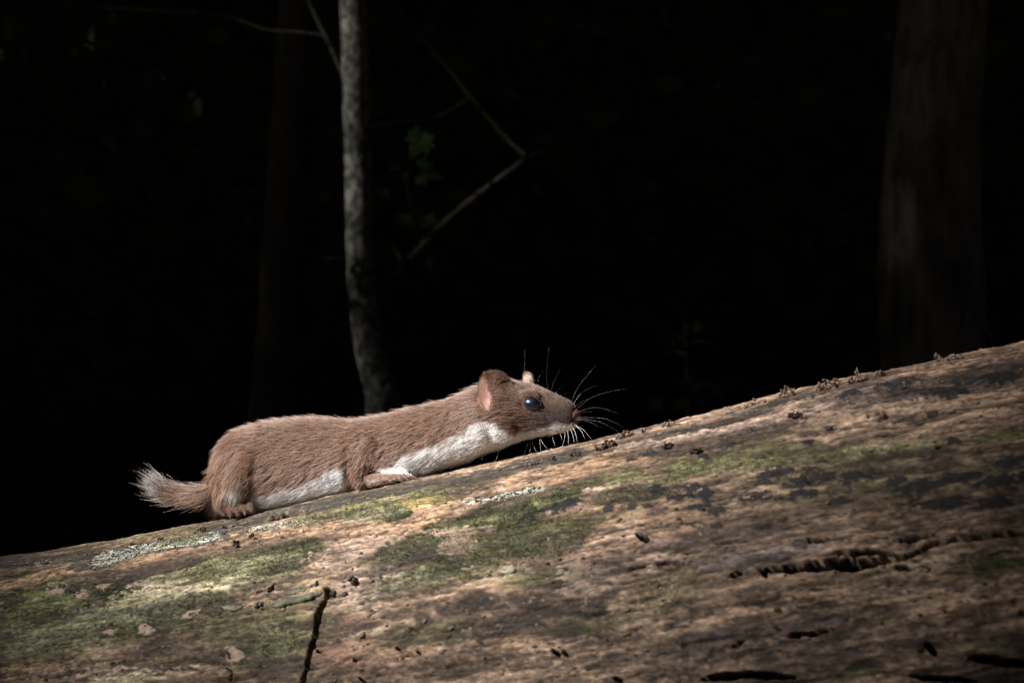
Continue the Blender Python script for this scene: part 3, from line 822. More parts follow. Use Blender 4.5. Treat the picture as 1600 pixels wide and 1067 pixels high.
for k in range(16):
    c = P + t * random.gauss(0, 0.0016) + b * random.gauss(0, 0.0013) + n * random.uniform(0, 0.0022)
    q = IV1 * random.uniform(0.0007, 0.0015) * (1 + .3 * rng.normal(size=(len(IV1), 1)))
    k0 = len(V); V.extend(c + q); Fc.extend([tuple(k0 + a for a in f) for f in IF1])
mesh_obj('black_gall', np.array(V), Fc, chip_mat, log_root)
P, n = log_surface(796, 889); t, b, n = frame(n)
q = IV2 * (1 + .12 * rng.normal(size=(len(IV2), 1)))
mesh_obj('pale_chip', P + q[:, :1] * t * 0.0034 + q[:, 1:2] * b * 0.0022 + q[:, 2:] * n * 0.0011, IF2, simple_mat('pale_lichen', (.3, .3, .2), (.5, .48, .36), 300), log_root)

# pinhead lichen and fungus along the crest: pale granules and black pinheads, one mass each
def granules(name, spots, mat, rlo, rhi, flat=0.8):
    V, Fc = [], []
    for (pts, w, count) in spots:
        L = len(pts) - 1
        for k in range(count):
            t_ = random.random() * L; i0 = min(int(t_), L - 1); fr = t_ - i0
            x = pts[i0][0] * (1 - fr) + pts[i0 + 1][0] * fr + random.gauss(0, 3); y = pts[i0][1] * (1 - fr) + pts[i0 + 1][1] * fr + random.gauss(0, w * 0.5)
            try: P, n = log_surface(x, y)
            except Exception: continue
            t, b, n = frame(n)
            r = random.uniform(rlo, rhi)
            q = IV1 * (1 + .25 * rng.normal(size=(len(IV1), 1))) * r
            P = P - n * 0.2 * r
            k0 = len(V); V.extend(P + q[:, :1] * t * random.uniform(.8, 1.6) + q[:, 1:2] * b + q[:, 2:] * n * flat); Fc.extend([tuple(k0 + a for a in f) for f in IF1])
    o = mesh_obj(name, np.array(V), Fc, mat, log_root)
    o['kind'] = 'stuff'
    return o
gran_pale = simple_mat('lichen_granule', (.34, .35, .27), (.58, .57, .48), 300, .8)
gran_black = simple_mat('fungus_pinhead', (.012, .012, .012), (.035, .033, .03), 300, .6)
bands = [([(140, 876), (200, 855), (260, 841), (345, 828)], 9, 800), ([(385, 826), (430, 818), (480, 810)], 4, 170), ([(725, 780), (780, 770), (845, 757)], 4, 220), ([(78, 868), (40, 876)], 4, 30), ([(75, 905), (135, 918)], 10, 26)]
granules('lichen_granules', bands, gran_pale, 0.00025, 0.0007)
blk = [(p, w, int(c * 0.75)) for p, w, c in bands] + [([(222, 972), (238, 968)], 4, 12), ([(296, 958), (312, 952)], 3, 10), ([(155, 995), (165, 990)], 3, 14), ([(108, 926), (130, 920)], 4, 12), ([(185, 909), (222, 900)], 3, 14), ([(330, 812), (480, 786)], 6, 60)]
granules('fungus_pinheads', blk, gran_black, 0.0003, 0.0008)

# loose crumbs of rotten wood over the whole lit flank
def scatter_crumbs(name, count, mat, rlo, rhi, seed):
    rg = np.random.default_rng(seed)
    dens = np.clip(0.4 + 1.6 * n_big + 1.2 * n_mid, 0.05, 2) * (PX > -60) * (PX < 1660) * (PY < 1100) * (1 - 0.8 * crack_shade)
    pr = dens.ravel() / dens.sum()
    ids = rg.choice(len(pr), count, p=pr)
    V = np.zeros((count, len(IV1), 3)); nI = len(IV1)
    P = Vlog[ids]; ph = Pg.ravel()[ids]
    nn_ = np.cos(ph)[:, None] * NUP + np.sin(ph)[:, None] * B
    bb_ = np.cross(nn_, D)
    r = rlo + (rhi - rlo) * rg.random(count) ** 2.5
    sh = np.stack([rg.uniform(.7, 2.4, count), rg.uniform(.6, 1.3, count), rg.uniform(.35, .8, count)], -1) * r[:, None]
    q = IV1[None] * (1 + 0.3 * rg.normal(size=(count, nI, 1)))
    V = P[:, None] + q[..., :1] * (D[None, None] * sh[:, None, :1]) + q[..., 1:2] * (bb_[:, None] * sh[:, None, 1:2]) + q[..., 2:] * (nn_[:, None] * sh[:, None, 2:])
    Fa = (np.array(IF1)[None] + (np.arange(count) * nI)[:, None, None]).reshape(-1, 3)
    o = mesh_obj(name, V.reshape(-1, 3), Fa, mat, log_root); o['kind'] = 'stuff'
scatter_crumbs('wood_crumbs', 1500, crumb_mat, 0.00025, 0.0012, 5)
scatter_crumbs('dark_crumbs', 1500, crumb_dark, 0.00025, 0.0010, 6)
# short moss and algae blades where the log is green
mm = moss_m * (PX > -80) * (PX < 1680) * (PY < 1110) * sstep(-0.15, 0.25, n_fine + 0.6 * n_grit)
ids = rng.choice(mm.size, 60000, p=mm.ravel() / mm.sum())
ph = Pg.ravel()[ids]
nn_ = np.cos(ph)[:, None] * NUP + np.sin(ph)[:, None] * B
mp_ = np.zeros((len(ids), 3, 3)); mp_[:, 0] = Vlog[ids] + rng.normal(size=(len(ids), 3)) * 0.0003
mL = (0.0005 + 0.0009 * rng.random(len(ids)) ** 2)[:, None]
md = nn_ + 0.55 * rng.normal(size=(len(ids), 3)); md /= np.linalg.norm(md, axis=1)[:, None]
mp_[:, 1] = mp_[:, 0] + md * mL * .55; mp_[:, 2] = mp_[:, 1] + (md - 0.5 * ZUP[None] + .3 * rng.normal(size=(len(ids), 3))) * mL * .45
mcu = bpy.data.hair_curves.new('moss'); mcu.add_curves([3] * len(ids))
mcu.attributes['position'].data.foreach_set('vector', (mp_ - parent_world(log_root)).astype(np.float32).ravel())
mra = mcu.attributes.get('radius') or mcu.attributes.new('radius', 'FLOAT', 'POINT')
mra.data.foreach_set('value', np.tile(np.array([.00012, .00010, .00003], np.float32), len(ids)))
mhc = mcu.attributes.new('hair_tint', 'FLOAT_COLOR', 'CURVE')
mc = np.ones((len(ids), 4), np.float32); mc[:, :3] = np.clip(col.reshape(-1, 3)[ids] * rng.uniform(.5, 1.35, (len(ids), 1)), .01, .6); mhc.data.foreach_set('color', mc.ravel())
moss_mat, nt, pb = new_mat('moss')
att = N(nt, 'ShaderNodeAttribute', attribute_name='hair_tint'); nt.links.new(att.outputs['Color'], pb.inputs['Base Color']); pb.inputs['Roughness'].default_value = 0.7
mcu.materials.append(moss_mat)
moss = bpy.data.objects.new('moss', mcu); COL.objects.link(moss); moss.parent = log_root; moss['kind'] = 'stuff'

# ---------------------------------------------------------------- the stoat
U = 0.875 / F                                             # metres per photo pixel at the animal
def PW(px, py, w=0.0):
    """point that shows at the pixel, lying w photo-pixels to the camera's side of the animal's middle plane"""
    r = ray(px, py)
    t = (w * U - (CAM - T0) @ NH) / (r @ NH)
    return CAM + r * t
ZUP = np.array([0, 0, 1.0])

stations = np.array([
    # px, top, bottom, half width
    (338, 722, 772, 12), (341, 706, 782, 20), (347, 693, 789, 29), (357, 682, 792, 37), (370, 674, 794, 43), (390, 667, 794, 47), (415, 661, 792, 47), (445, 657, 788, 44),
    (480, 654, 780, 42), (515, 656, 772, 41), (550, 658, 764, 42), (580, 654, 757, 42), (610, 648, 750, 39), (640, 641, 742, 39), (670, 634, 732, 37), (700, 626, 722, 36),
    (725, 616, 713, 36), (748, 606, 705, 38), (768, 599, 699, 41), (790, 595, 693, 41), (810, 598, 687, 38), (830, 602, 682, 32), (850, 609, 679, 26), (865, 615, 677, 21.5),
    (880, 622, 675, 19), (890, 628, 672, 16.5), (897, 634, 669, 13.5), (900, 639, 665, 10)], float)
xs = np.concatenate([np.linspace(338, 370, 14, endpoint=False), np.linspace(370, 860, 70, endpoint=False), np.linspace(860, 900, 14)])
top = np.interp(xs, stations[:, 0], stations[:, 1]); bot = np.interp(xs, stations[:, 0], stations[:, 2]); hw = np.interp(xs, stations[:, 0], stations[:, 3])
parts_v, parts_f = [], []
def add_piece(V, f):
    k = sum(len(v) for v in parts_v)
    parts_v.append(np.asarray(V)); parts_f.extend([tuple(k + a for a in q) for q in f])
th = np.linspace(0, 2 * math.pi, 32, endpoint=False)
rings = []
for x, a, b_, w in zip(xs, top, bot, hw):
    Pt, Pb = PW(x, a), PW(x, b_)
    c = (Pt + Pb) / 2; hv = (Pt - Pb) / 2
    head = sstep(740, 800, x)
    ct = np.sign(np.cos(th)) * np.abs(np.cos(th)) ** 0.92; st = np.sign(np.sin(th)) * np.abs(np.sin(th)) ** 0.92
    w_ = w * U * (1 - 0.16 * np.cos(th) * (1 - head) - 0.05 * head * np.cos(th))     # body a little fuller low down
    rings.append(c + ct[:, None] * hv + (st * w_)[:, None] * NH)
rings = np.array(rings)
n_ = len(rings)
f = []
for i in range(n_ - 1):
    for j in range(32):
        f.append((i * 32 + j, i * 32 + (j + 1) % 32, (i + 1) * 32 + (j + 1) % 32, (i + 1) * 32 + j))
f += [tuple(range(32))[::-1], tuple((n_ - 1) * 32 + j for j in range(32))]
add_piece(rings.reshape(-1, 3), f)

def limb(pts, seg=14):
    V, f = tube([PW(x, y, w) for x, y, w, r in pts], [r * U for *_, r in pts], seg, 6)
    add_piece(V, f)
def ball(x, y, w, rx, ry, rw):
    c = PW(x, y, w)
    add_piece(c + IV2[:, :1] * DH * rx * U + IV2[:, 1:2] * NH * rw * U + IV2[:, 2:] * ZUP * ry * U, IF2)

for sgn, dx in ((1, 0), (-1, 6)):
    s = sgn
    sh = 0 if s > 0 else -8                                   # pixel shift of the far side
    # hind leg: thigh, shank, heel, foot and toes
    limb([(402 + sh, 716, 12 * s, 38), (386 + sh, 742, 29 * s, 30), (370 + sh, 766, 36 * s, 20), (357 + sh, 784, 36 * s, 13), (356 + sh, 794, 38 * s, 10)])
    limb([(353 + sh, 795, 38 * s, 10), (366 + sh, 794, 42 * s, 11), (380 + sh, 792, 44 * s, 10)])
    for k, (tx, ty, tw) in enumerate(((359, 808, 60), (370.5, 806.5, 61), (382, 804, 60), (392, 800.5, 56))):
        limb([(tx - 5 + sh, ty - 15, (tw - 24) * s, 5.4), (tx - 1 + sh, ty - 11, (tw - 8) * s, 5.0), (tx + 1 + sh, ty - 5, tw * s, 4.6), (tx + 2 + sh, ty, (tw + 2) * s, 3.2)], 10)
    # front leg: shoulder, elbow, forearm along the log, paw and toes
    limb([(592 + sh, 692, 13 * s, 29), (576 + sh, 716, 25 * s, 23), (565 + sh, 736, 32 * s, 17), (567 + sh, 751, 36 * s, 12), (588 + sh, 749.5, 40 * s, 9.5), (606 + sh, 746, 41 * s, 8.5), (618 + sh, 743, 41 * s, 8.5)])
    for k, (tx, ty, tw) in enumerate(((626, 750, 52), (635, 748, 48), (640, 745, 42), (637, 742, 34))):
        limb([(tx - 17 + sh, ty - 4, (tw - 4) * s, 4.6), (tx - 7 + sh, ty - 5, tw * s, 4.6), (tx + 2 + sh, ty, tw * s, 3.0)], 10)
    # cheek, brow and muzzle pad
    ball(790 + sh * 1.2, 664, 26 * s, 26, 20, 18)
    ball(826 + sh, 622, 20 * s, 20, 12, 9)
    ball(880 + sh * .4, 656, 9 * s, 16, 9, 7)
# tail
TAIL = [(352, 764, 6.0, 15), (330, 771, 2, 11.5), (305, 774, 0, 10), (282, 773, 0, 9.5), (266, 770, 0, 8.5), (256, 766, 0, 7), (249, 761, 0, 5.5), (244, 757, 0, 3)]
limb(TAIL)

me = bpy.data.meshes.new('body_raw')
me.from_pydata([tuple(v) for v in np.vstack(parts_v).tolist()], [], parts_f); me.update()
raw = bpy.data.objects.new('body_raw', me); COL.objects.link(raw)
m = raw.modifiers.new('r', 'REMESH'); m.mode = 'VOXEL'; m.voxel_size = 0.00062; m.adaptivity = 0.0
m = raw.modifiers.new('s', 'SMOOTH'); m.factor = 0.5; m.iterations = 6
dg = bpy.context.evaluated_depsgraph_get()
ev = raw.evaluated_get(dg)
body_me = bpy.data.meshes.new_from_object(ev)
bpy.data.objects.remove(raw)
bv = np.empty(len(body_me.vertices) * 3, np.float32); body_me.vertices.foreach_get('co', bv); bv = bv.reshape(-1, 3)

stoat_base = PW(480, 782, 0)
stoat = empty('stoat', tuple(stoat_base))
tag(stoat, 'small brown stoat with white belly stretched along the mossy log', 'stoat')

def side_px(P):
    """photo position of the point's twin on the camera side, and the offset from the middle plane"""
    w = (P - T0) @ NH
    P2 = P + (np.maximum(-2 * w, 0))[..., None] * NH
    x, y = project(P2)
    return x, y, w / U

BX = [300, 336, 350, 362, 372, 386, 398, 420, 450, 480, 505, 522, 532, 540, 548, 562, 580, 592, 605, 620, 640, 665, 700, 730, 748, 762, 776, 792, 802, 815, 840, 865, 890, 910]
BY = [900, 860, 840, 800, 768, 770, 776, 768, 761, 754, 744, 732, 725, 733, 760, 790, 790, 740, 731, 722, 708, 698, 688, 674, 662, 658, 661, 672, 676, 676, 671, 667, 662, 658]
def white_mask(x, y, w):
    b = np.interp(x, BX, BY)
    nzx = 3.5 * perlin(x * 0.06, y * 0.06, w * 0.03) + 2.0 * perlin(x * 0.2, y * 0.2, 3.3)
    m = sstep(-5, 5, y - b + nzx)
    # paler patch at the knee fold
    m = np.maximum(m, 0.75 * np.exp(-((x - 366) / 9) ** 2 - ((y - 764) / 6) ** 2))
    hwl = np.interp(x, stations[:, 0], stations[:, 3])
    inner = sstep(0.62, 0.42, np.abs(w) / hwl) * (y > b - 6)      # the belly between the legs stays white
    return np.clip(np.maximum(m, inner * (x > 375) * (x < 900)), 0, 1)

BRN = C(0.250, 0.130, 0.075); BRN_D = C(0.048, 0.025, 0.018); WHT = C(0.94, 0.93, 0.92); PNK = C(0.15, 0.075, 0.055)
def fur_color(x, y, w):
    c = np.repeat(BRN[None], len(x), 0)
    dk = sstep(815, 870, x) * (0.6 + 0.4 * sstep(625, 650, y))
    dk = np.maximum(dk, 0.28 * sstep(745, 790, x))                            # dark muzzle
    dk = np.maximum(dk, 0.85 * np.exp(-((x - 828) / 26) ** 2 - ((y - 656) / 8) ** 2))
    dk = np.maximum(dk, 0.85 * np.exp(-((y - (662 - 0.12 * (x - 880))) / 4.5) ** 2) * sstep(845, 865, x))
    dk = np.maximum(dk, 0.6 * np.exp(-((x - 378) / 11) ** 2 - ((y - 777) / 5) ** 2))
    dk = np.maximum(dk, 0.45 * np.exp(-((x - 572) / 12) ** 2 - ((y - 742) / 10) ** 2))
    c = c * (1 - dk[:, None]) + BRN_D * dk[:, None]
    m = white_mask(x, y, w)
    hind_foot = ((x > 335) & (x < 397) & (y > 782) & (np.abs(w) > 24)); fore_foot = ((x > 548) & (x < 645) & (y > 740) & (np.abs(w) > 26))
    m = np.where(hind_foot | fore_foot | (x < 334), 0, m)
    c = c * (1 - m[:, None]) + WHT * m[:, None]
    foot = np.where(hind_foot, 0.35, 0)
    c = c * (1 - foot[:, None]) + PNK * foot[:, None]
    c = np.where(hind_foot[:, None], c * 0.62, c)
    ff = np.where(fore_foot, 0.6, 0) * sstep(566, 592, x)
    c = c * (1 - ff[:, None]) + C(.34, .20, .14) * ff[:, None]
    tl = sstep(332, 300, x) * sstep(762, 776, y)              # paler underside of the tail, its backlit glow put into the colour
    c = c * (1 - 0.6 * tl[:, None]) + C(.50, .31, .20) * 0.6 * tl[:, None]
    tip = sstep(270, 238, x)
    c = c * (1 - 0.6 * tip[:, None]) + C(.50, .36, .29) * 0.6 * tip[:, None]  # glint of the tail tip put into its colour
    return c

sx, sy, sw = side_px(bv.astype(float))
skin_cols = fur_color(sx, sy, sw) * 0.7
skin_cols = np.where(skin_cols[:, 2:] > 0.4, skin_cols * 1.3, skin_cols)
skin_mat, nt, pb = new_mat('stoat_skin')
att = N(nt, 'ShaderNodeAttribute', attribute_name='tint')
nt.links.new(att.outputs['Color'], pb.inputs['Base Color'])
pb.inputs['Roughness'].default_value = 0.75; pb.inputs['Specular IOR Level'].default_value = 0.2
body_me.materials.clear(); body_me.materials.append(skin_mat)
set_color_attr(body_me, 'tint', skin_cols)
body_me.vertices.foreach_set('co', (bv - stoat_base.astype(np.float32)).ravel()); body_me.update()
body_me.polygons.foreach_set('use_smooth', [True] * len(body_me.polygons))
body_o = bpy.data.objects.new('body', body_me); COL.objects.link(body_o); body_o.parent = stoat

# eyes
eye_mat, nt, pb = new_mat('eye')
tcn = N(nt, 'ShaderNodeTexCoord'); nz_ = noise_node(nt, 400, 2, .5, tcn.outputs['Object'])
rp = ramp(nt, nz_.outputs[0], [(0.3, (0.004, 0.004, 0.006)), (0.8, (0.012, 0.011, 0.014))]); nt.links.new(rp.outputs[0], pb.inputs['Base Color'])
pb.inputs['Roughness'].default_value = 0.34; pb.inputs['Specular IOR Level'].default_value = 0.8; pb.inputs['Specular Tint'].default_value = (0.45, 0.62, 1.0, 1)
pb.inputs['Coat Weight'].default_value = 1.0; pb.inputs['Coat Roughness'].default_value = 0.07
lid_mat = simple_mat('eyelid', (.03, .019, .016), (.07, .045, .04), 500, .4)
EV, EF = ico(3)
ang_e = math.radians(-9)
e1 = DH * math.cos(ang_e) + ZUP * math.sin(ang_e); e2 = -DH * math.sin(ang_e) + ZUP * math.cos(ang_e)
EYE = (831.5, 631)
for s, sh in ((1, 0), (-1, -2)):
    c = PW(EYE[0] + sh, EYE[1], 23 * s)
    if s < 0:
        cn = PW(EYE[0], EYE[1], 23); c = cn - 46 * U * NH
    mesh_obj('eye', c + EV[:, :1] * e1 * 14.8 * U + EV[:, 1:2] * NH * 12 * U + EV[:, 2:] * e2 * 11.3 * U, EF, eye_mat, stoat)
    a_ = np.linspace(0, 2 * math.pi, 28, endpoint=False)
    ring = [c + e1 * 14.9 * U * math.cos(q) + e2 * 11.3 * U * math.sin(q) + NH * s * (3.5 + 1.5 * math.sin(q) ** 2) * U for q in a_]
    V, f = tube(ring + [ring[0]], [0.8 * U] * 29, 8, 2, caps=False)
    mesh_obj('eyelid', V, f, lid_mat, stoat)

# nose: a rounded pad with two comma nostrils
nose_mat = simple_mat('nose_skin', (.075, .034, .028), (.15, .072, .06), 700, .38, .5, .0004, None, .5)
cN = PW(898, 651, 0)
def nose_r(v):
    x, y, z = v[:, 0], v[:, 1], v[:, 2]
    r = np.ones(len(v))
    for s in (1, -1):
        d = np.sqrt((x - .72) ** 2 + (y - .62 * s) ** 2 + (z + .12) ** 2); r -= 0.34 * np.exp(-(d / .27) ** 2)
        d = np.sqrt((x - .45) ** 2 + (y - .88 * s) ** 2 + (z + .2) ** 2); r -= 0.25 * np.exp(-(d / .2) ** 2)
    r -= 0.12 * np.exp(-(y / .14) ** 2) * (x > 0.2) * (z < 0.2)
    return r
q = EV * nose_r(EV)[:, None]
mesh_obj('nose', cN + q[:, :1] * DH * 9.5 * U + q[:, 1:2] * NH * 12 * U + q[:, 2:] * ZUP * 11.5 * U, EF, nose_mat, stoat)

# ears: cupped shells with a thick rolled rim
ear_mat, nt, pb = new_mat('ear_skin')
tcn = N(nt, 'ShaderNodeTexCoord'); nz_ = noise_node(nt, 250, 4, .6, tcn.outputs['Object'])
rp = ramp(nt, nz_.outputs[0], [(0.3, (0.75, 0.7, 0.7)), (0.7, (1.1, 1.1, 1.1))])
att = N(nt, 'ShaderNodeAttribute', attribute_name='tint'); mx = N(nt, 'ShaderNodeVectorMath', operation='MULTIPLY')
nt.links.new(att.outputs['Color'], mx.inputs[0]); nt.links.new(rp.outputs[0], mx.inputs[1]); nt.links.new(mx.outputs[0], pb.inputs['Base Color'])
pb.inputs['Roughness'].default_value = 0.55
pb.inputs['Subsurface Weight'].default_value = 0.5; pb.inputs['Subsurface Radius'].default_value = (1.0, 0.35, 0.2); pb.inputs['Subsurface Scale'].default_value = 0.002
# outline of the near ear in photo pixels, anticlockwise from the lower front; (x, y, w, fold)
EAR = [(776, 650, 37), (762, 644, 42), (752, 632, 42), (748, 616, 42), (748, 603, 40), (751, 592, 38), (757, 585.5, 36), (767, 583, 32), (779, 584, 28), (789, 589, 23), (797, 596, 20), (801, 608, 23), (799, 623, 29), (790, 638, 34)]
def ear_depth(x, y):
    return 3.0 * math.exp(-((x - 757) / 8) ** 2) * math.exp(-((y - 615) / 24) ** 2) - 8.0 * math.exp(-((x - 784) / 11) ** 2)
def ear(far=False):
    out = np.array(EAR, float); k = len(out)
    P = np.array([PW(*o) for o in out])
    c = PW(771, 615, 33)
    if far:
        P = P - 2 * ((P - T0) @ NH)[:, None] * NH; c = c - 2 * ((c - T0) @ NH) * NH
    side = -NH if far else NH
    V, f = [], []
    layers = [0.05, 0.3, 0.55, 0.78, 0.92, 1.0]
    for r in layers:                                           # inner face: a bowl
        for p in P:
            q_ = c + (p - c) * r; xq, yq = project(q_ if not far else q_ - 2 * ((q_ - T0) @ NH) * NH)
            V.append(q_ - side * U * ear_depth(xq, yq) * (1 - r ** 3))
    for r, off in ((1.035, 1.0), (1.0, 2.6), (0.8, 3.0), (0.5, 3.2), (0.1, 3.2)):   # rim and back
        for p in P:
            V.append(c + (p - c) * r - side * (off * U + 12 * U * (1 - min(r, 1) ** 2.5)))
    V.append(c - side * 3 * U); V.append(c - side * 16 * U)
    L = len(layers) + 5
    for i in range(L - 1):
        for j in range(k): f.append((i * k + j, i * k + (j + 1) % k, (i + 1) * k + (j + 1) % k, (i + 1) * k + j))
    a, b = L * k, L * k + 1
    for j in range(k):
        f.append((a, (j + 1) % k, j)); f.append((b, (L - 1) * k + j, (L - 1) * k + (j + 1) % k))
    V = np.array(V)
    if far:
        mv = at(824, 583, 0.0) - CAM                             # the far ear shows as a small tip above the brow
        tgt = PW(821, 586, -24); tip = V[6 + 5 * k]
        V = V + (tgt - tip); V = tgt + (V - tgt) * np.array([0.40, 0.40, 0.5])
    o = mesh_obj('ear', V, f, ear_mat, stoat)
    m = o.modifiers.new('sub', 'SUBSURF'); m.levels = 2; m.render_levels = 2
    return o, V, k
def ear_tint(V, far):
    x, y = project(V)
    m = 1 - sstep(761, 769, x - 0.15 * (y - 600)); m = m * (np.arange(len(V)) < 5 * EK_)
    if far: m = m * 0 + 0.6
    return C(.17, .095, .066)[None] * (1 - m[:, None]) + C(.58, .34, .27)[None] * m[:, None]
EK_ = len(EAR)
ear_near, earV, EK = ear()
ear_far, earFV, _ = ear(True)

set_color_attr(ear_near.data, 'tint', ear_tint(earV, False)); set_color_attr(ear_far.data, 'tint', ear_tint(earFV, True))
# ---------------------------------------------------------------- fur: one mass of hair curves
def tri_sample(verts, tris, n):
    a, b, c = verts[tris[:, 0]], verts[tris[:, 1]], verts[tris[:, 2]]
    cr = np.cross(b - a, c - a); ar = np.linalg.norm(cr, axis=1)
    nn = cr / (ar[:, None] + 1e-12)
    idx = rng.choice(len(tris), n, p=ar / ar.sum())
    u = rng.random((n, 1)); v = rng.random((n, 1)); fl = (u + v) > 1
    u = np.where(fl, 1 - u, u); v = np.where(fl, 1 - v, v)
    return a[idx] + u * (b - a)[idx] + v * (c - a)[idx], nn[idx], idx

body_me.calc_loop_triangles()
tri = np.empty(len(body_me.loop_triangles) * 3, np.int32); body_me.loop_triangles.foreach_get('vertices', tri); tri = tri.reshape(-1, 3)
vn = np.empty(len(bv) * 3, np.float32); body_me.vertices.foreach_get('normal', vn); vn = vn.reshape(-1, 3)
NH_HAIR = 330000
R0, nr0, idx = tri_sample(bv.astype(float), tri, NH_HAIR)
nrm = vn[tri[idx]].mean(1).astype(float); nrm /= np.linalg.norm(nrm, axis=1)[:, None]
hx, hy, hwid = side_px(R0)
wraw = (R0 - T0) @ NH / U

keep = np.ones(len(R0), bool)
keep &= ~((np.hypot((hx - EYE[0]) / 13.4, (hy - EYE[1]) / 10.2) < 1) & (np.abs(wraw) > 12))
keep &= ~((hx > 892) & (hy > 641) & (hy < 661))
keep &= ~((np.hypot((hx - 764) / 15, (hy - 616) / 26) < 1) & (np.abs(wraw) > 22))
R0, nrm, hx, hy, wraw = R0[keep], nrm[keep], hx[keep], hy[keep], wraw[keep]
n = len(R0)
# combing direction
slope = np.interp(hx, [300, 400, 480, 560, 700, 790, 850, 910], [0.0, 0.02, -0.02, 0.12, 0.3, 0.1, -0.5, -0.65])
bk = -DH[None] * 1.0 + ZUP[None] * (-slope[:, None])          # towards the rump
flank = np.clip(np.abs(wraw) / 45, 0, 1)
down = 0.42 + 0.30 * sstep(690, 770, hy)
down = np.where(hx > 740, 0.08, down)
rump = sstep(400, 345, hx)
comb = bk * (1 - 0.75 * rump)[:, None] - ZUP * (down * flank + 1.0 * rump)[:, None]
legm = ((hx > 545) & (hx < 592) & (hy > 705) & (np.abs(wraw) > 26)).astype(float)
comb = comb * (1 - legm)[:, None] + (-ZUP * 0.75 - DH * 0.35) * legm[:, None]
foot = ((hx > 570) & (hx < 645) & (hy > 738) & (np.abs(wraw) > 26)) | ((hx > 340) & (hx < 397) & (hy > 784) & (np.abs(wraw) > 24))
comb = np.where(foot[:, None], DH[None] * 0.9 - ZUP[None] * 0.3, comb)
# tail: along the tail's line
tp = np.array([PW(x, y, w) for x, y, w, r in TAIL]); tt_ = np.gradient(tp, axis=0); tt_ /= np.linalg.norm(tt_, axis=1)[:, None]
is_tail = hx < 333
ti = np.argmin(((R0[:, None, :] - tp[None]) ** 2).sum(-1), 1)
comb = np.where(is_tail[:, None], tt_[ti], comb)
# clumps: slowly varying sideways swing
sc = 220.0
sw1 = perlin(R0[:, 0] * sc, R0[:, 1] * sc, R0[:, 2] * sc); sw2 = perlin(R0[:, 0] * sc + 9, R0[:, 1] * sc + 4, R0[:, 2] * sc + 7)
sw3 = perlin(R0[:, 0] * 700, R0[:, 1] * 700, R0[:, 2] * 700)
comb = comb / np.linalg.norm(comb, axis=1)[:, None]
tang = comb - (comb * nrm).sum(1)[:, None] * nrm
tl_ = np.linalg.norm(tang, axis=1)
alt = -ZUP[None] - (-ZUP[None] * nrm).sum(1)[:, None] * nrm
tang = np.where((tl_ < 0.15)[:, None], alt, tang); tang /= np.linalg.norm(tang, axis=1)[:, None] + 1e-9
bit = np.cross(nrm, tang)
tang = tang + bit * (0.16 * sw1 + 0.10 * sw3 + 0.13 * rng.normal(size=n))[:, None]
tang /= np.linalg.norm(tang, axis=1)[:, None]
from mathutils.kdtree import KDTree
ncl = 42000
cid = rng.choice(n, ncl, replace=False)
kd = KDTree(ncl)
for q_, i_ in enumerate(cid): kd.insert(R0[i_], q_)
kd.balance()
cl = np.array([kd.find(p_)[1] for p_ in R0.tolist()])
cl_lift = 0.10 * rng.normal(size=ncl); cl_sw = 0.09 * rng.normal(size=ncl); cl_col = rng.normal(size=ncl); cl_len = 0.12 * rng.normal(size=ncl)
guard = rng.random(n) < 0.07
tang = tang + bit * cl_sw[cl][:, None]; tang /= np.linalg.norm(tang, axis=1)[:, None]
lift = np.clip(0.46 + 0.16 * sw2 + cl_lift[cl] + 0.07 * rng.normal(size=n) + 0.22 * guard, 0.1, 1.2)
length = 0.0043 + 0.0013 * sstep(690, 770, hy)                # longer below
length = np.where(hx > 740, np.interp(hx, [740, 800, 850, 890, 910], [.0055, .0042, .0030, .0018, .0012]), length)
length = np.where(foot, np.where(hx > 500, 0.0024, 0.0011), length)
fleg = legm > 0.5
length = np.where(fleg & ~foot, 0.0030, length)
length = np.where((hx > 640) & (hx < 780) & (hy > 700), 0.0062, length)
tail_len = np.interp(hx, [215, 245, 270, 300, 333], [0.0112, 0.0102, 0.0082, 0.0075, 0.0075])
length = np.where(is_tail, tail_len, length)
lift = np.where(is_tail, np.interp(hx, [215, 245, 280, 333], [0.95, 0.90, 0.66, 0.55]) + 0.28 * rng.normal(size=n), lift)
lift = np.where(foot, 0.3, lift); lift = np.where(hx > 800, lift * 0.75, lift)
length *= np.clip(1 + cl_len[cl] + 0.13 * rng.normal(size=n), 0.5, 1.5) * np.where(guard, 1.6, 1.0)
K = 5
pts = np.zeros((n, K, 3))
seg = (length / (K - 1))[:, None]
pts[:, 0] = R0 - nrm * 0.0003
for k in range(1, K):
    l = lift * (1.1 - 0.22 * k)
    d = tang * np.cos(l)[:, None] + nrm * np.sin(l)[:, None]
    pts[:, k] = pts[:, k - 1] + d * seg
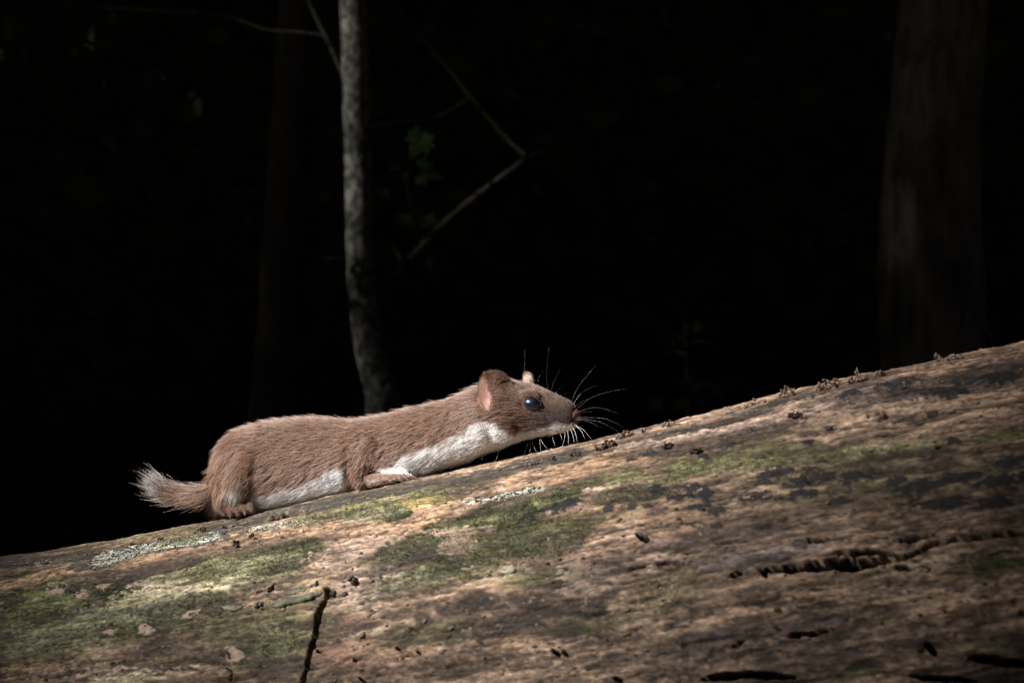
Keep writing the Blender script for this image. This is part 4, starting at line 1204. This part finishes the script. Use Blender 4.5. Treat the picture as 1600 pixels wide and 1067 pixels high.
# hairs of a clump draw together towards their tips
ctr = pts[cid]                                                 # the leading hair of each clump
for k in range(1, K):
    wgt = 0.22 * (k / (K - 1)) ** 1.2 * np.where(guard, 0.0, 1.0) * np.where(np.linalg.norm(R0 - R0[cid][cl], axis=1) < 0.003, 1, 0)
    pts[:, k] = pts[:, k] * (1 - wgt)[:, None] + ctr[cl, k] * wgt[:, None]
cols = fur_color(hx, hy, wraw)
var = np.clip(1 + 0.28 * rng.normal(size=n) + 0.16 * sw1 + 0.14 * cl_col[cl], 0.35, 2.0)
var = np.where(white_mask(hx, hy, wraw) > .5, 1 + 0.4 * (var - 1), var)
cols = cols * var[:, None]
cols = np.where(guard[:, None], cols * 1.6 + 0.16, cols)  # guard hairs painted paler to carry the fur's sheen
tipdark = is_tail & (hx < 285) & (rng.random(n) < 0.4)
cols = np.where((is_tail & (hx < 262) & ~tipdark & (rng.random(n) < 0.85))[:, None], C(.85, .82, .8), cols)  # glints on the tail tip painted as white hairs
cols = np.where(tipdark[:, None], C(.05, .032, .026), cols)
rad = np.where(guard, 0.000065, 0.000045) * np.where(is_tail, 1.1, 1.0)

# ear hair: short dense nap on the back and over the front half of the opening
def ear_hair(o, V, far, count):
    me_ = o.data
    me_.calc_loop_triangles()
    t_ = np.array([lt.vertices[:] for lt in me_.loop_triangles])
    R, nn_, _ = tri_sample(V, t_, count)
    x, y = project(R)
    if far:
        k_ = np.ones(len(R), bool)
    else:
        s_ = nn_ @ NH
        xr = np.interp(y, [577, 590, 605, 628, 648], [752, 758, 764, 769, 772])
        k_ = (x > xr + 4 * rng.normal(size=len(x))) | (s_ < 0.1)
    R, nn_, x, y = R[k_], nn_[k_], x[k_], y[k_]
    d = (-DH * 0.22 + ZUP * 0.9)[None] + 0.22 * rng.normal(size=R.shape)
    tg = d - (d * nn_).sum(1)[:, None] * nn_; tg /= np.linalg.norm(tg, axis=1)[:, None] + 1e-9
    L_ = 0.0022 * np.clip(1 + .25 * rng.normal(size=len(R)), .5, 1.6)
    p = np.zeros((len(R), K, 3)); p[:, 0] = R - nn_ * 0.0001
    for k in range(1, K):
        p[:, k] = p[:, k - 1] + (tg * 0.93 + nn_ * (0.42 - 0.08 * k)) * (L_ / (K - 1))[:, None]
    base_c = C(.60, .50, .42) if far else BRN
    c_ = base_c[None] * np.clip(1 + .25 * rng.normal(size=(len(R), 1)), .5, 1.7)
    return p, c_.repeat(1, 0), np.full(len(R), 0.000042)
pe, ce, re_ = ear_hair(ear_near, earV, False, 12000)
pf, cfh, rf = ear_hair(ear_far, earFV, True, 4000)
pts = np.concatenate([pts, pe, pf]); cols = np.concatenate([cols, ce, cfh]); rad = np.concatenate([rad, re_, rf])
n = len(pts)

cu = bpy.data.hair_curves.new('fur')
cu.add_curves([K] * n)
cu.attributes['position'].data.foreach_set('vector', (pts - stoat_base).astype(np.float32).ravel())
ra = cu.attributes.get('radius') or cu.attributes.new('radius', 'FLOAT', 'POINT')
prof = np.array([1.0, 1.0, 0.9, 0.65, 0.15])
ra.data.foreach_set('value', (rad[:, None] * prof[None]).astype(np.float32).ravel())
hc = cu.attributes.new('hair_tint', 'FLOAT_COLOR', 'CURVE')
cc = np.ones((n, 4), np.float32); cc[:, :3] = np.clip(cols, 0.004, 0.95)
hc.data.foreach_set('color', cc.ravel())
fur_mat = bpy.data.materials.new('fur'); fur_mat.use_nodes = True
nt = fur_mat.node_tree; nt.nodes.clear()
out = N(nt, 'ShaderNodeOutputMaterial')
att = N(nt, 'ShaderNodeAttribute', attribute_name='hair_tint')
di = N(nt, 'ShaderNodeBsdfDiffuse'); tr = N(nt, 'ShaderNodeBsdfTranslucent'); hr = N(nt, 'ShaderNodeBsdfHair')
hr.component = 'Reflection'
nt.links.new(att.outputs['Color'], di.inputs['Color']); nt.links.new(att.outputs['Color'], tr.inputs['Color'])
hr.inputs['Color'].default_value = (0.92, 0.86, 0.82, 1)
hr.inputs['RoughnessU'].default_value = 0.12; hr.inputs['RoughnessV'].default_value = 0.55
m1 = N(nt, 'ShaderNodeMixShader'); m1.inputs[0].default_value = 0.30
nt.links.new(di.outputs[0], m1.inputs[1]); nt.links.new(tr.outputs[0], m1.inputs[2])
m2 = N(nt, 'ShaderNodeMixShader'); m2.inputs[0].default_value = 0.11
nt.links.new(m1.outputs[0], m2.inputs[1]); nt.links.new(hr.outputs[0], m2.inputs[2])
nt.links.new(m2.outputs[0], out.inputs['Surface'])
cu.materials.append(fur_mat)
fur = bpy.data.objects.new('fur', cu); COL.objects.link(fur); fur.parent = stoat
fur['kind'] = 'stuff'

# ---------------------------------------------------------------- whiskers, each a thin tapered hair
wh_mat = simple_mat('whisker', (.12, .1, .09), (.26, .23, .2), 300, .3, .1, .0001, None, .8)
wh_pale = simple_mat('pale_whisker', (.75, .72, .68), (.85, .83, .8), 300, .3, .1, .0001, None, .8)
def zz(x, y): return (700 + x / 5.3333, 530 + y / 5.3333)
WH = [([(836, 420), (820, 300), (842, 70)], 8, 0, 1.0), ([(860, 425), (890, 335), (937, 250)], 6, 0, .9), ([(750, 350), (768, 295), (805, 255)], -14, 0, .7), ([(1020, 545), (1090, 390), (1230, 218)], -6, 0, 1.0), ([(1035, 550), (1120, 440), (1250, 380)], -4, 0, .9),
      ([(1050, 570), (1110, 522), (1165, 500)], 0, 0, .8), ([(1060, 590), (1190, 490), (1330, 440), (1490, 412)], 4, 0, 1.0), ([(1060, 610), (1180, 575), (1270, 572), (1420, 615)], 7, 0, 1.0), ([(1060, 618), (1130, 605), (1205, 602)], 6, 0, .7), ([(1060, 650), (1200, 652), (1330, 668), (1470, 735)], 8, 0, .9),
      ([(1050, 660), (1180, 672), (1300, 702), (1440, 782)], 9, 0, 1.0), ([(1050, 668), (1140, 680), (1210, 702), (1285, 740)], 8, 0, .8), ([(1060, 715), (1110, 765), (1142, 830)], 8, 1, 1.5), ([(1065, 718), (1130, 755), (1197, 835)], 7, 1, 1.0), ([(1040, 735), (1065, 790), (1078, 860)], 9, 1, 1.7),
      ([(1020, 745), (1040, 800), (1052, 862)], 9, 1, 1.6), ([(995, 755), (1003, 815), (1004, 880)], 9, 1, 1.6), ([(975, 765), (970, 830), (953, 887)], 8, 1, 1.4), ([(935, 790), (945, 815), (950, 842)], 8, 1, 1.3), ([(770, 830), (800, 880), (832, 918)], 12, 1, 1.0), ([(700, 850), (715, 900), (742, 938)], 12, 1, 1.0),
      ([(686, 855), (686, 900), (680, 948)], 12, 1, 1.0), ([(668, 860), (650, 910), (634, 955)], 12, 1, .8), ([(762, 835), (768, 880), (772, 930)], 12, 1, 1.0), ([(870, 815), (880, 850), (892, 890)], 10, 1, .9), ([(640, 200), (642, 150), (640, 75)], -30, 0, .5), ([(895, 445), (915, 420), (945, 397)], 3, 0, .6), ([(960, 455), (990, 448), (1018, 447)], -8, 0, .5),
      ([(420, 940), (405, 990), (385, 1025)], 14, 1, .7), ([(290, 960), (284, 990), (280, 1010)], 14, 1, .8), ([(200, 980), (185, 1010), (165, 1035)], 14, 1, .7)]
for p, w, pale, th_ in WH:
    q = [zz(*a) for a in p]
    P3 = [PW(x, y, w + 10 * i * (1 if w >= 0 else -1) * .6) for i, (x, y) in enumerate(q)]
    if w == -30: P3 = [PW(818, 600, -18)] + P3
    V, f = tube(P3, np.linspace(0.00011, 0.00003, len(P3)) * th_ * (0.62 if pale else 0.5), 6, 6)
    mesh_obj('whisker', V, f, wh_pale if pale else wh_mat, stoat)
